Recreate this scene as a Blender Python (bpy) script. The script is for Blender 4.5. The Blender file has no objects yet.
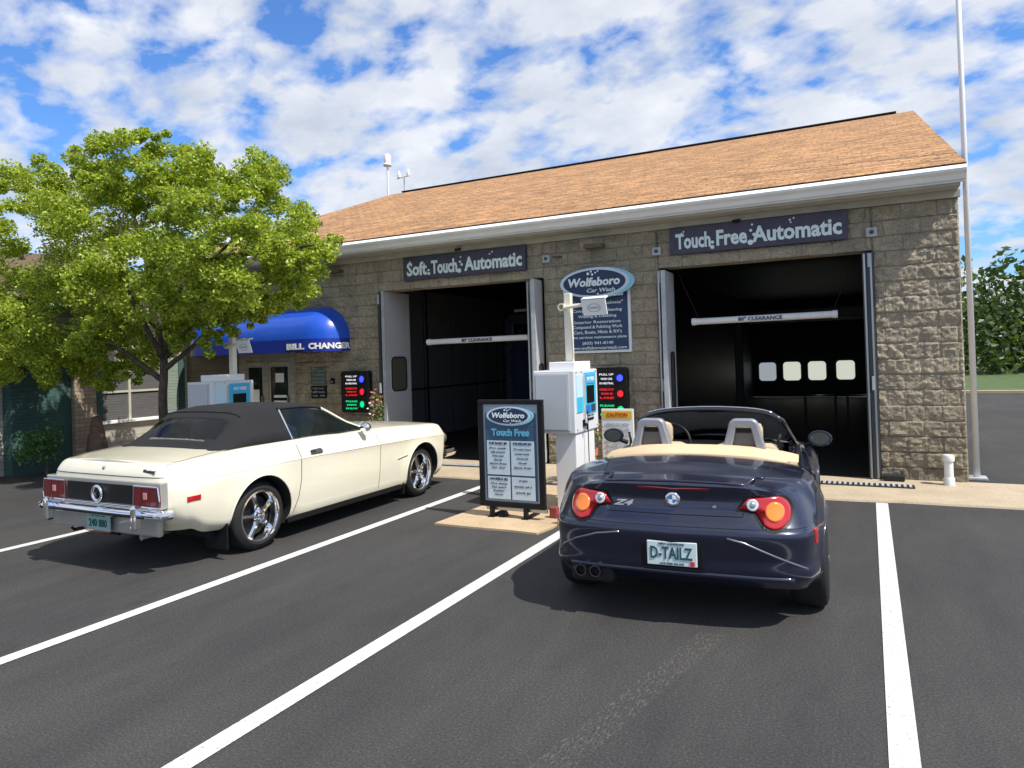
import bpy, bmesh, math, random
import numpy as np
from mathutils import Vector, Matrix
from mathutils.bvhtree import BVHTree
random.seed(7)
R = math.radians
sc = bpy.context.scene
col = sc.collection

# ------------------------------------------------------------------ materials
def mat(name, color=(.5, .5, .5), rough=.6, metal=0.0, coat=0.0, spec=None, trans=0.0, emit=None, estr=1.0, ior=None, alpha=None):
    m = bpy.data.materials.new(name); m.use_nodes = True
    b = m.node_tree.nodes['Principled BSDF']
    b.inputs['Base Color'].default_value = (*color, 1)
    b.inputs['Roughness'].default_value = rough
    b.inputs['Metallic'].default_value = metal
    b.inputs['Coat Weight'].default_value = coat
    b.inputs['Coat Roughness'].default_value = .04
    if spec is not None: b.inputs['Specular IOR Level'].default_value = spec
    b.inputs['Transmission Weight'].default_value = trans
    if ior: b.inputs['IOR'].default_value = ior
    if emit:
        b.inputs['Emission Color'].default_value = (*emit, 1); b.inputs['Emission Strength'].default_value = estr
    return m
class NT:
    def __init__(s, m): s.m = m; s.t = m.node_tree; s.b = s.t.nodes.get('Principled BSDF')
    def n(s, typ, **kw):
        nd = s.t.nodes.new(typ)
        for k, v in kw.items():
            if k in nd.inputs: nd.inputs[k].default_value = v
            else: setattr(nd, k, v)
        return nd
    def l(s, a, b): s.t.links.new(a, b)
    def coord(s, scale=(1, 1, 1), src='Object', rot=(0, 0, 0)):
        tc = s.n('ShaderNodeTexCoord'); mp = s.n('ShaderNodeMapping')
        mp.inputs['Scale'].default_value = scale; mp.inputs['Rotation'].default_value = rot
        s.l(tc.outputs[src], mp.inputs['Vector']); return mp.outputs['Vector']
    def noise(s, vec, scale=5, detail=6, rough=.6, dist=0):
        n = s.n('ShaderNodeTexNoise'); n.inputs['Scale'].default_value = scale; n.inputs['Detail'].default_value = detail
        n.inputs['Roughness'].default_value = rough; n.inputs['Distortion'].default_value = dist
        s.l(vec, n.inputs['Vector']); return n.outputs['Fac']
    def ramp(s, fac, stops, interp='LINEAR'):
        r = s.n('ShaderNodeValToRGB'); r.color_ramp.interpolation = interp
        e = r.color_ramp.elements
        while len(e) < len(stops): e.new(.5)
        for i, (p, c) in enumerate(stops):
            e[i].position = p; e[i].color = (*c, 1) if len(c) == 3 else c
        s.l(fac, r.inputs['Fac']); return r.outputs['Color']
    def mix(s, fac, a, b, mode='MIX'):
        n = s.n('ShaderNodeMix', data_type='RGBA', blend_type=mode)
        for v, i in ((fac, 0), (a, 6), (b, 7)):
            if isinstance(v, (int, float)): n.inputs[i].default_value = v
            elif isinstance(v, tuple): n.inputs[i].default_value = (*v, 1)
            else: s.l(v, n.inputs[i])
        return n.outputs[2]
    def math(s, op, a, b=None, c=None):
        n = s.n('ShaderNodeMath', operation=op)
        for i, v in enumerate((a, b, c)):
            if v is None: continue
            if isinstance(v, (int, float)): n.inputs[i].default_value = v
            else: s.l(v, n.inputs[i])
        return n.outputs[0]
    def bump(s, h, strength=.5, dist=.01, normal=None):
        b = s.n('ShaderNodeBump'); b.inputs['Strength'].default_value = strength; b.inputs['Distance'].default_value = dist
        s.l(h, b.inputs['Height'])
        if normal: s.l(normal, b.inputs['Normal'])
        s.l(b.outputs['Normal'], s.b.inputs['Normal']); return b.outputs['Normal']
    def col(s, c): s.l(c, s.b.inputs['Base Color'])

def m_varied(name, c, amt=.25, scale=6, rough=.7, bump=.1, bscale=60, **kw):
    m = mat(name, c, rough, **kw); t = NT(m); v = t.coord()
    f = t.noise(v, scale, 8)
    t.col(t.ramp(f, [(.3, tuple(x*(1-amt) for x in c)), (.7, tuple(min(1, x*(1+amt)) for x in c))]))
    if bump: t.bump(t.noise(v, bscale, 4), bump, .01)
    return m

M = {}
# asphalt
m = mat('asphalt', (.05, .05, .05), .85); t = NT(m); v = t.coord()
big = t.noise(v, .35, 6, .6); fine = t.noise(v, 75, 4, .8); vor = t.n('ShaderNodeTexVoronoi'); vor.inputs['Scale'].default_value = 230; t.l(v, vor.inputs['Vector'])
c1 = t.ramp(big, [(.3, (.030, .0298, .030)), (.5, (.039, .038, .0375)), (.72, (.049, .047, .045))])
c2 = t.ramp(fine, [(.3, (.42, .42, .42)), (.5, (1, 1, 1)), (.62, (1.7, 1.66, 1.6)), (.70, (3.4, 3.2, 3.0))])
c3 = t.mix(1.0, c1, c2, 'MULTIPLY')
mid = t.noise(t.coord((1, .22, 1), rot=(0, 0, R(14))), 2.2, 7, .65)
c4 = t.mix(1.0, c3, t.ramp(mid, [(.35, (.80, .80, .81)), (.65, (1.18, 1.16, 1.12))]), 'MULTIPLY')
# pale scuffed tyre track near the foreground
tc = t.n('ShaderNodeTexCoord'); sp = t.n('ShaderNodeSeparateXYZ'); t.l(tc.outputs['Object'], sp.inputs[0])
lin = t.math('ABSOLUTE', t.math('ADD', t.math('ADD', sp.outputs[0], t.math('MULTIPLY', sp.outputs[1], -.20)), 1.84))
msk = t.math('LESS_THAN', lin, .085)
yr = t.math('MULTIPLY', t.math('LESS_THAN', sp.outputs[1], 4.6), t.math('GREATER_THAN', sp.outputs[1], 2.0))
scf = t.math('MULTIPLY', t.math('MULTIPLY', msk, yr), t.ramp(t.noise(t.coord((22, 6, 1), rot=(0, 0, R(-11))), 3.5, 6, .8), [(.52, (0, 0, 0)), (.62, (.75, .75, .75))]))
oil = t.ramp(t.noise(t.coord(), 1.7, 5, .55, .4), [(.63, (0, 0, 0)), (.74, (.55, .55, .55))])
vc = t.n('ShaderNodeTexVoronoi', feature='DISTANCE_TO_EDGE'); vc.inputs['Scale'].default_value = .33; dv = t.n('ShaderNodeVectorMath', operation='ADD')
ns = t.n('ShaderNodeTexNoise'); ns.inputs['Scale'].default_value = 1.4; ns.inputs['Detail'].default_value = 6; t.l(t.coord(), ns.inputs['Vector']); t.l(t.coord(), dv.inputs[0]); t.l(ns.outputs['Color'], dv.inputs[1]); t.l(dv.outputs[0], vc.inputs['Vector'])
crk = t.math('MULTIPLY', t.math('LESS_THAN', vc.outputs['Distance'], .0016), .45)
c4 = t.mix(oil, c4, (.022, .021, .021))
t.col(t.mix(scf, c4, (.15, .13, .11)))
t.bump(t.mix(.5, fine, vor.outputs['Distance']), .6, .006); M['asphalt'] = m
# concrete
def conc(name, a, b):
    m = mat(name, a, .85); t = NT(m); v = t.coord()
    f = t.noise(v, 2.5, 8, .65); g = t.noise(v, 60, 4)
    cc = t.mix(1.0, t.ramp(f, [(.3, a), (.7, b)]), t.ramp(g, [(.3, (.8, .8, .8)), (.7, (1.12, 1.12, 1.12))]), 'MULTIPLY')
    st = t.noise(v, 5, 6, .8)
    cc = t.mix(t.ramp(st, [(.62, (0, 0, 0)), (.75, (.6, .6, .6))]), cc, (.12, .09, .06))
    t.col(cc); t.bump(g, .3, .005); return m
M['apron'] = conc('apron_concrete', (.40, .32, .22), (.52, .42, .29))
M['island'] = conc('island_concrete', (.45, .33, .20), (.58, .44, .28))
# line paint
m = mat('line_paint', (.8, .8, .77), .7); t = NT(m); v = t.coord()
t.col(t.ramp(t.noise(v, 45, 6, .75), [(.33, (.22, .22, .215)), (.44, (.58, .57, .55)), (.7, (.70, .69, .66))]))
t.bump(t.noise(v, 140, 3), .4, .004); M['line'] = m
# split face block wall
def block(name, rough_amt):
    m = mat(name, (.3, .25, .18), .92); t = NT(m)
    tc = t.n('ShaderNodeTexCoord'); sp = t.n('ShaderNodeSeparateXYZ'); t.l(tc.outputs['Object'], sp.inputs[0])
    cb = t.n('ShaderNodeCombineXYZ'); t.l(t.math('ADD', sp.outputs[0], sp.outputs[1]), cb.inputs[0]); t.l(sp.outputs[2], cb.inputs[1])
    br = t.n('ShaderNodeTexBrick'); t.l(cb.outputs[0], br.inputs['Vector'])
    br.inputs['Scale'].default_value = 1; br.inputs['Brick Width'].default_value = .40; br.inputs['Row Height'].default_value = .20
    br.inputs['Mortar Size'].default_value = .006; br.inputs['Mortar Smooth'].default_value = .3; br.inputs['Bias'].default_value = 0
    br.inputs['Color1'].default_value = (.64, .56, .42, 1); br.inputs['Color2'].default_value = (.53, .465, .345, 1); br.inputs['Mortar'].default_value = (.40, .345, .26, 1)
    v = t.coord()
    n1 = t.noise(v, 3, 7, .7); n2 = t.noise(v, 55, 6, .75)
    c = t.mix(1.0, br.outputs['Color'], t.ramp(n1, [(.3, (.72, .72, .75)), (.7, (1.18, 1.15, 1.08))]), 'MULTIPLY')
    c = t.mix(1.0, c, t.ramp(n2, [(.32, (.62, .62, .62)), (.5, (1, 1, 1)), (.7, (1.28, 1.27, 1.24))]), 'MULTIPLY')
    # damp dirt band at the foot of the wall
    f = t.n('ShaderNodeMapRange'); t.l(t.math('ADD', sp.outputs[2], t.math('MULTIPLY', n1, .9)), f.inputs[0]); f.inputs[1].default_value = .45; f.inputs[2].default_value = 1.9
    c = t.mix(1.0, c, t.ramp(f.outputs[0], [(0, (.62, .60, .58)), (1, (1, 1, 1))]), 'MULTIPLY')
    t.col(c)
    vo = t.n('ShaderNodeTexVoronoi'); vo.inputs['Scale'].default_value = 14; t.l(v, vo.inputs['Vector'])
    h = t.math('ADD', t.math('MULTIPLY', t.noise(v, 11, 9, .72, .6), 1.0), t.math('MULTIPLY', br.outputs['Fac'], -.35))
    h = t.math('ADD', h, t.math('MULTIPLY', vo.outputs['Distance'], .35))
    t.bump(h, 1.0, rough_amt); return m
M['block'] = block('split_face_block', .13)
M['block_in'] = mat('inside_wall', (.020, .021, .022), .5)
# shingles
m = mat('shingles', (.45, .24, .12), .9); t = NT(m)
tc = t.n('ShaderNodeTexCoord'); sp = t.n('ShaderNodeSeparateXYZ'); t.l(tc.outputs['Object'], sp.inputs[0])
cb = t.n('ShaderNodeCombineXYZ'); t.l(sp.outputs[0], cb.inputs[0]); t.l(sp.outputs[1], cb.inputs[1])
def brick(t, vec, w, h, c1, c2, mo, ms=.008, bias=0):
    br = t.n('ShaderNodeTexBrick'); t.l(vec, br.inputs['Vector']); br.inputs['Scale'].default_value = 1
    br.inputs['Brick Width'].default_value = w; br.inputs['Row Height'].default_value = h; br.inputs['Mortar Size'].default_value = ms
    br.inputs['Mortar Smooth'].default_value = .5; br.inputs['Bias'].default_value = bias
    for k, c in (('Color1', c1), ('Color2', c2), ('Mortar', mo)): br.inputs[k].default_value = (*c, 1)
    return br
dn = t.n('ShaderNodeTexNoise'); dn.inputs['Scale'].default_value = 4.5; dn.inputs['Detail'].default_value = 4; t.l(t.coord(), dn.inputs['Vector'])
dm = t.n('ShaderNodeVectorMath', operation='MULTIPLY_ADD'); t.l(dn.outputs['Color'], dm.inputs[0]); dm.inputs[1].default_value = (.30, .040, 0); t.l(cb.outputs[0], dm.inputs[2]); cbo = dm.outputs[0]
b1 = brick(t, cbo, .22, .135, (.50, .275, .125), (.34, .185, .080), (.20, .105, .048), .009)
b2 = brick(t, cbo, .27, .0675, (1.25, 1.22, 1.18), (.70, .70, .72), (.8, .8, .8), .004)
c = t.mix(1.0, b1.outputs['Color'], b2.outputs['Color'], 'MULTIPLY')
c = t.mix(1.0, c, t.ramp(t.noise(t.coord(), .9, 5), [(.3, (.9, .9, .9)), (.7, (1.1, 1.08, 1.05))]), 'MULTIPLY')
c = t.mix(1.0, c, t.ramp(t.noise(t.coord((1, 2.2, 2.2)), 13, 5, .8), [(.38, (.48, .46, .45)), (.47, (.98, .98, .98)), (.7, (1.18, 1.16, 1.12))]), 'MULTIPLY')
t.col(c); t.bump(t.math('MULTIPLY', b1.outputs['Fac'], -1), .8, .02); M['shingle'] = m

M['white_trim'] = m_varied('white_trim', (.82, .83, .81), .05, 3, .55, .05)
M['fascia'] = m_varied('fascia_board', (.46, .44, .36), .12, 4, .8, .1)
M['soffit'] = m_varied('soffit', (.40, .38, .33), .1, 3, .8, 0)
M['lintel'] = m_varied('lintel', (.45, .375, .26), .12, 6, .9, .2)
M['black'] = mat('black_plastic', (.008, .008, .009), .45, spec=.25)
M['black_matt'] = mat('black_matt', (.010, .010, .011), .85)
M['rubber'] = mat('rubber', (.011, .011, .011), .75)
M['steel'] = mat('steel', (.45, .46, .47), .35, 1.0)
M['galv'] = m_varied('galvanised', (.42, .44, .45), .15, 10, .5, 0)
M['chrome'] = mat('chrome', (.86, .87, .88), .06, 1.0)
M['door_panel'] = m_varied('door_panel', (.48, .48, .47), .05, 2, .4, 0)
M['door_dark'] = mat('door_edge', (.05, .055, .055), .4)
M['frost'] = mat('frosted_window', (.75, .78, .70), .5, emit=(.80, .84, .72), estr=.55)
M['glass'] = mat('glass', (.9, .95, .93), .0, trans=1.0, ior=1.3)
M['door_glass'] = mat('door_glass', (.015, .02, .02), .05, spec=.8)
M['sign_dark'] = m_varied('sign_board', (.060, .055, .085), .2, 12, .6, 0)
M['letter'] = mat('letter_white', (.72, .84, .82), .6)
M['white'] = mat('white_paint', (.80, .80, .79), .5)
M['kiosk'] = m_varied('kiosk_paint', (.70, .71, .71), .03, 3, .4, 0)
M['kiosk_panel'] = m_varied('kiosk_door', (.50, .52, .535), .04, 3, .45, 0)
M['cream_metal'] = m_varied('cream_paint', (.76, .72, .58), .05, 5, .5, 0)
M['navy'] = mat('navy_sign', (.022, .045, .12), .45)
M['navy2'] = mat('navy_oval', (.014, .028, .085), .4)
M['ltblue'] = mat('light_blue', (.26, .52, .66), .45)
M['cyan'] = mat('cyan_print', (.05, .50, .72), .4)
M['blue_print'] = mat('blue_print', (.03, .20, .55), .4)
M['teal_text'] = mat('teal_text', (.10, .38, .55), .5)
M['paper'] = m_varied('price_panel', (.52, .62, .68), .05, 8, .5, 0)
M['board_blue'] = mat('board_blue', (.03, .085, .15), .45)
M['board_grey'] = mat('board_grey', (.30, .36, .42), .5)
M['ink'] = mat('ink', (.03, .05, .10), .6)
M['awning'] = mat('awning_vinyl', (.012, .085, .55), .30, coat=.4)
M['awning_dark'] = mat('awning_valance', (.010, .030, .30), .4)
M['led_blue'] = mat('led_blue', (.02, .03, .3), .4, emit=(.03, .05, 1), estr=2.2)
M['led_red'] = mat('led_red', (.3, .01, .01), .4, emit=(1, .02, .03), estr=.7)
M['led_green'] = mat('led_green', (.01, .3, .1), .4, emit=(.0, .65, .22), estr=1.0)
M['led_white'] = mat('led_white', (.5, .5, .5), .4, emit=(.85, .9, 1), estr=.55)
M['pvc'] = m_varied('pvc', (.74, .74, .72), .05, 10, .45, 0)
M['terracotta'] = m_varied('terracotta', (.52, .17, .07), .15, 9, .8, 0)
M['yellow'] = mat('caution_yellow', (.72, .50, .02), .5)
M['red'] = mat('red_print', (.6, .03, .02), .5)
M['siding'] = None
def siding(name, a, h=.12):
    m = mat(name, a, .8); t = NT(m)
    tc = t.n('ShaderNodeTexCoord'); sp = t.n('ShaderNodeSeparateXYZ'); t.l(tc.outputs['Object'], sp.inputs[0])
    fr = t.math('FRACT', t.math('DIVIDE', sp.outputs[2], h))
    nz = t.noise(t.coord((1, 1, 6)), 5, 6)
    c = t.mix(1.0, t.ramp(fr, [(0, tuple(x*.35 for x in a)), (.10, a), (1, a)]), t.ramp(nz, [(.3, (.8, .8, .8)), (.7, (1.1, 1.1, 1.1))]), 'MULTIPLY')
    t.col(c); t.bump(t.math('MULTIPLY', fr, -1), 1.0, .02); return m
M['siding'] = siding('clapboard', (.40, .37, .30))
M['shake'] = siding('dark_clapboard', (.16, .13, .10), .14)
M['blind'] = siding('window_blind', (.075, .072, .07), .05)
M['shutter'] = siding('green_shutter', (.035, .085, .075), .06)
M['pale_shutter'] = siding('pale_shutter', (.17, .21, .17), .06)
m = mat('red_brick', (.3, .2, .15), .9); t = NT(m)
tc = t.n('ShaderNodeTexCoord'); sp = t.n('ShaderNodeSeparateXYZ'); t.l(tc.outputs['Object'], sp.inputs[0])
cb = t.n('ShaderNodeCombineXYZ'); t.l(t.math('ADD', sp.outputs[0], sp.outputs[1]), cb.inputs[0]); t.l(sp.outputs[2], cb.inputs[1])
b1 = brick(t, cb.outputs[0], .21, .073, (.42, .33, .24), (.30, .22, .16), (.16, .14, .12), .006)
t.col(b1.outputs['Color']); t.bump(t.math('MULTIPLY', b1.outputs['Fac'], -1), .6, .01); M['brick'] = m
# tree
m = mat('bark', (.085, .065, .05), .9); t = NT(m); v = t.coord((6, 6, 1.5))
f = t.noise(v, 6, 8, .7); t.col(t.ramp(f, [(.35, (.035, .028, .022)), (.65, (.13, .10, .075))])); t.bump(f, .8, .02); M['bark'] = m
def leafmat(name, a, b):
    m = bpy.data.materials.new(name); m.use_nodes = True; t = NT(m); tr = t.t
    t.b.inputs['Roughness'].default_value = .42
    t.b.inputs['Specular IOR Level'].default_value = .45
    oi = t.n('ShaderNodeObjectInfo'); v = t.coord()
    f = t.noise(v, 9, 2, .5); g = t.n('ShaderNodeTexWhiteNoise', noise_dimensions='1D')
    geo = t.n('ShaderNodeNewGeometry'); t.l(geo.outputs['Random Per Island'], g.inputs['W'])
    cc = t.ramp(g.outputs['Value'], [(0, a), (.6, b), (1, tuple(x*1.35 for x in b))]); t.col(cc)
    tl = t.n('ShaderNodeBsdfTranslucent'); mx = t.n('ShaderNodeMixShader'); mx.inputs[0].default_value = .38
    t.l(t.mix(1.0, cc, (1.6, 1.5, .5), 'MULTIPLY'), tl.inputs['Color'])
    out = tr.nodes['Material Output']; t.l(t.b.outputs[0], mx.inputs[1]); t.l(tl.outputs[0], mx.inputs[2]); t.l(mx.outputs[0], out.inputs['Surface'])
    return m
M['leaf'] = leafmat('leaves', (.10, .18, .018), (.36, .44, .055))
M['leaf2'] = leafmat('flower_leaves', (.03, .10, .02), (.10, .22, .06))
M['petal'] = mat('petals', (.55, .16, .12), .6)
M['far_leaf'] = leafmat('far_leaves', (.03, .06, .015), (.07, .11, .03))
# cars
def paint(name, c, metal=0.0, rough=.35, flake=0.0):
    m = mat(name, c, rough, metal, 1.0); t = NT(m)
    if flake:
        v = t.coord(); f = t.noise(v, 900, 1)
        t.col(t.ramp(f, [(.35, tuple(x*.6 for x in c)), (.7, tuple(x*(1+flake) for x in c))]))
    else:
        v = t.coord(); f = t.noise(v, 1.7, 4)
        t.col(t.ramp(f, [(.3, tuple(x*.97 for x in c)), (.7, tuple(min(1, x*1.02) for x in c))]))
    m.node_tree.nodes['Principled BSDF'].inputs['Coat Roughness'].default_value = .09 if flake else .03
    return m
M['cream'] = paint('cream_paintwork', (.80, .75, .585), 0, .4)
M['cream_shaded'] = paint('shaded_cream_paintwork', (.42, .41, .37), .3, .35)  # cream bodywork at the tail, its shade put into a greyer colour
M['navy_paint'] = paint('dark_blue_paintwork', (.010, .013, .034), .35, .30, .9)
M['top_fabric'] = m_varied('black_roof_fabric', (.010, .010, .0115), .2, 5, .9, .3, 300)
M['tan_fabric'] = m_varied('tan_roof_fabric', (.62, .47, .29), .06, 4, .85, .15, 250)
M['tan_leather'] = m_varied('tan_leather', (.50, .40, .27), .08, 6, .5, .1, 120)
M['hoop'] = mat('roll_hoop', (.30, .31, .34), .4, .3)
M['lens_red'] = mat('red_lens', (.42, .008, .012), .12, coat=1.0, emit=(.5, .01, .01), estr=.06)
M['lens_dark'] = mat('dark_red_lens', (.14, .008, .012), .15, coat=1.0)
M['lens_orange'] = mat('orange_lens', (.85, .20, .02), .15, coat=1.0, emit=(.8, .2, .02), estr=.10)
M['lens_clear'] = mat('clear_lens', (.75, .76, .76), .1, .5, coat=1.0)
M['tint'] = mat('tinted_glass', (.62, .72, .68), .0, trans=1.0, ior=1.25)
M['tint_dark'] = mat('dark_glass', (.05, .07, .065), .0, trans=.85, ior=1.3)
M['plate'] = mat('number_plate', (.62, .72, .72), .4)
M['plate_green'] = mat('plate_green', (.30, .46, .42), .45)
M['plate_ink'] = mat('plate_ink', (.01, .09, .10), .5)
M['mirror'] = mat('mirror_glass', (.30, .36, .32), .03, 1.0)
M['trunk_red'] = m_varied('stump_bark', (.16, .10, .075), .4, 9, .9, .5, 20)

# ------------------------------------------------------------------ helpers
def link(o, parent=None):
    col.objects.link(o)
    if parent is not None: o.parent = parent
    return o
def tag(o, label=None, cat=None, group=None, kind=None):
    for k, v in (('label', label), ('category', cat), ('group', group), ('kind', kind)):
        if v: o[k] = v
    return o
def thing(name, loc, label, cat, group=None, rz=0):
    o = bpy.data.objects.new(name, None); o.empty_display_size = .1; link(o); o.location = loc; o.rotation_euler = (0, 0, rz)
    return tag(o, label, cat, group)
def wloc(o):
    v = Vector((0, 0, 0))
    while o is not None: v += Vector(o.location); o = o.parent
    return v
class MB:
    """mesh builder; verts given in world axes, stored relative to the parent's location unless local=True"""
    def __init__(s, local=False): s.bm = bmesh.new(); s.local = local
    def box(s, c0, c1, bev=0.0, mtx=None):
        c0 = Vector(c0); c1 = Vector(c1); lo = Vector(map(min, c0, c1)); hi = Vector(map(max, c0, c1))
        r = bmesh.ops.create_cube(s.bm, size=1); vs = r['verts']; cen = (lo+hi)/2; d = hi-lo
        for v in vs: v.co = Vector((v.co.x*d.x, v.co.y*d.y, v.co.z*d.z)) + cen
        if bev:
            es = list({e for v in vs for e in v.link_edges})
            rr = bmesh.ops.bevel(s.bm, geom=es, offset=min(bev, min(d)*.45), segments=2, profile=.5, affect='EDGES')
            vs = list(set(vs) & set(s.bm.verts)) + rr['verts'] if mtx else []
            vs = list({v for v in vs if v.is_valid})
        if mtx:
            for v in vs: v.co = mtx @ v.co
        return s
    def quad(s, *pts):
        s.bm.faces.new([s.bm.verts.new(p) for p in pts]); return s
    def prism(s, pts, ax, d0, d1):
        """closed outline pts (2D) extruded along axis ax between d0 and d1"""
        def f(p, d):
            return {0: (d, p[0], p[1]), 1: (p[0], d, p[1]), 2: (p[0], p[1], d)}[ax]
        a = [s.bm.verts.new(f(p, d0)) for p in pts]; b = [s.bm.verts.new(f(p, d1)) for p in pts]
        n = len(pts)
        s.bm.faces.new(a); s.bm.faces.new(b[::-1])
        for i in range(n): s.bm.faces.new((a[i], b[i], b[(i+1) % n], a[(i+1) % n]))
        return s
    def tube(s, pts, r, n=10, cap=True):
        pts = [Vector(p) for p in pts]; rs = r if isinstance(r, (list, tuple)) else [r]*len(pts); rings = []
        up = Vector((0, 0, 1)); prev = None
        for i, p in enumerate(pts):
            d = (pts[min(i+1, len(pts)-1)] - pts[max(i-1, 0)]).normalized()
            if prev is None: a = d.cross(up if abs(d.z) < .95 else Vector((1, 0, 0))).normalized()
            else: a = (prev - d*prev.dot(d)).normalized()
            prev = a; b = d.cross(a)
            rings.append([s.bm.verts.new(p + (a*math.cos(2*math.pi*k/n) + b*math.sin(2*math.pi*k/n))*rs[i]) for k in range(n)])
        for i in range(len(rings)-1):
            for k in range(n):
                s.bm.faces.new((rings[i][k], rings[i][(k+1) % n], rings[i+1][(k+1) % n], rings[i+1][k]))
        if cap: s.bm.faces.new(rings[0][::-1]); s.bm.faces.new(rings[-1])
        return s
    def lathe(s, prof, cen, axis=2, n=32, flip=False):
        """prof: list of (radius, offset along axis)"""
        cen = Vector(cen); rings = []
        for r_, h in prof:
            ring = []
            for k in range(n):
                a = 2*math.pi*k/n; u, w = r_*math.cos(a), r_*math.sin(a)
                p = {2: (u, w, h), 0: (h, u, w), 1: (w, h, u)}[axis]
                ring.append(s.bm.verts.new(cen + Vector(p)))
            rings.append(ring)
        for i in range(len(rings)-1):
            for k in range(n): s.bm.faces.new((rings[i][k], rings[i][(k+1) % n], rings[i+1][(k+1) % n], rings[i+1][k]))
        return s
    def disc(s, cen, rx, rz, ax, n=36, thick=.01):
        cen = Vector(cen)
        pts = [(math.cos(2*math.pi*k/n)*rx, math.sin(2*math.pi*k/n)*rz) for k in range(n)]
        oth = {0: (1, 2), 1: (0, 2), 2: (0, 1)}[ax]
        pts = [(cen[oth[0]]+p[0], cen[oth[1]]+p[1]) for p in pts]
        return s.prism(pts, ax, cen[ax], cen[ax]+thick)
    SPLIT = {'wall', 'gable_wall', 'inside_wall', 'wall_trim', 'bay_door', 'door_edge', 'door_hinge', 'side_window', 'post', 'door_frame', 'paper', 'wiper', 'exhaust', 'window_frame', 'end_cap', 'foot', 'floor_pan', 'rear_seat', 'seat', 'mast', 'cabin_lining', 'panel_gap', 'arm', 'steering_wheel', 'reel', 'rail', 'shaft', 'frame', 'lock', 'wheel_well'}
    def build(s, name, m, parent=None, smooth=False, auto=None, sub=0, weld=False):
        if name in s.SPLIT:
            # every loose piece becomes an object of its own
            if weld: bmesh.ops.remove_doubles(s.bm, verts=s.bm.verts, dist=.0005)
            s.bm.verts.index_update(); seen = {}; n = 0
            for v in s.bm.verts:
                if v in seen: continue
                st = [v]; seen[v] = n
                while st:
                    u = st.pop()
                    for e in u.link_edges:
                        o_ = e.other_vert(u)
                        if o_ not in seen: seen[o_] = n; st.append(o_)
                n += 1
            if n > 1:
                res = None
                groups = [[] for _ in range(n)]
                for f in s.bm.faces: groups[seen[f.verts[0]]].append(f)
                for fs in groups:
                    if not fs: continue
                    q = MB(local=s.local); mp = {}
                    for f in fs:
                        q.bm.faces.new([mp.setdefault(v, None) or mp.__setitem__(v, q.bm.verts.new(v.co)) or mp[v] for v in f.verts])
                    o_ = q._build(name, m, parent, smooth, auto, sub, False); res = res or o_
                s.bm.free(); return res
        return s._build(name, m, parent, smooth, auto, sub, weld)
    def _build(s, name, m, parent=None, smooth=False, auto=None, sub=0, weld=False):
        if weld: bmesh.ops.remove_doubles(s.bm, verts=s.bm.verts, dist=.0005)
        bmesh.ops.recalc_face_normals(s.bm, faces=s.bm.faces)
        if parent is not None and not s.local:
            off = wloc(parent)
            for v in s.bm.verts: v.co -= off
        me = bpy.data.meshes.new(name); s.bm.to_mesh(me); s.bm.free(); me.materials.append(m)
        o = link(bpy.data.objects.new(name, me), parent)
        if smooth or auto:
            for p in me.polygons: p.use_smooth = True
            if auto: sharpen(me, auto)
        if sub:
            md = o.modifiers.new('s', 'SUBSURF'); md.levels = md.render_levels = sub
        return o
def sharpen(me, deg):
    bm = bmesh.new(); bm.from_mesh(me)
    for e in bm.edges:
        if len(e.link_faces) == 2: e.smooth = e.calc_face_angle(0) < R(deg)
    bm.to_mesh(me); bm.free()
def copy_tree(o, parent=None):
    c = o.copy(); link(c, parent)
    for ch in list(o.children): copy_tree(ch, c)
    return c
_fc = {}
def text(name, s, pos, h, m, parent=None, face='-Y', width=None, bold=.0, depth=.004, align='CENTER', shear=0, space=1.0, local=False, tilt=0):
    """flat lettering: cap height h, facing -Y or +X, optionally squeezed to a given width"""
    cu = bpy.data.curves.new(name, 'FONT'); cu.body = s; cu.size = 1; cu.extrude = .5; cu.offset = bold; cu.shear = shear
    cu.align_x = align; cu.space_character = space; cu.resolution_u = 2
    ob = bpy.data.objects.new(name, cu); col.objects.link(ob)
    me = bpy.data.meshes.new_from_object(ob.evaluated_get(bpy.context.evaluated_depsgraph_get()))
    bpy.data.objects.remove(ob); bpy.data.curves.remove(cu)
    xs = [v.co.x for v in me.vertices]; ys = [v.co.y for v in me.vertices]
    if not xs: return None
    k = h/.73; kx = k if width is None else width/(max(xs)-min(xs)); cx = 0 if align != 'CENTER' else (max(xs)+min(xs))/2
    off = Vector((0, 0, 0)) if (parent is None or local) else wloc(parent)
    P = Vector(pos) - off
    ct, st = math.cos(tilt), math.sin(tilt)
    for v in me.vertices:
        x, y, z = (v.co.x-cx)*kx, (v.co.y-.35)*k, v.co.z*2*depth
        x, y = x*ct - y*st, x*st + y*ct
        v.co = P + (Vector((x, -z, y)) if face == '-Y' else Vector((z, x, y)))
    me.materials.clear(); me.materials.append(m); me.name = name
    return link(bpy.data.objects.new(name, me), parent)

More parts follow.
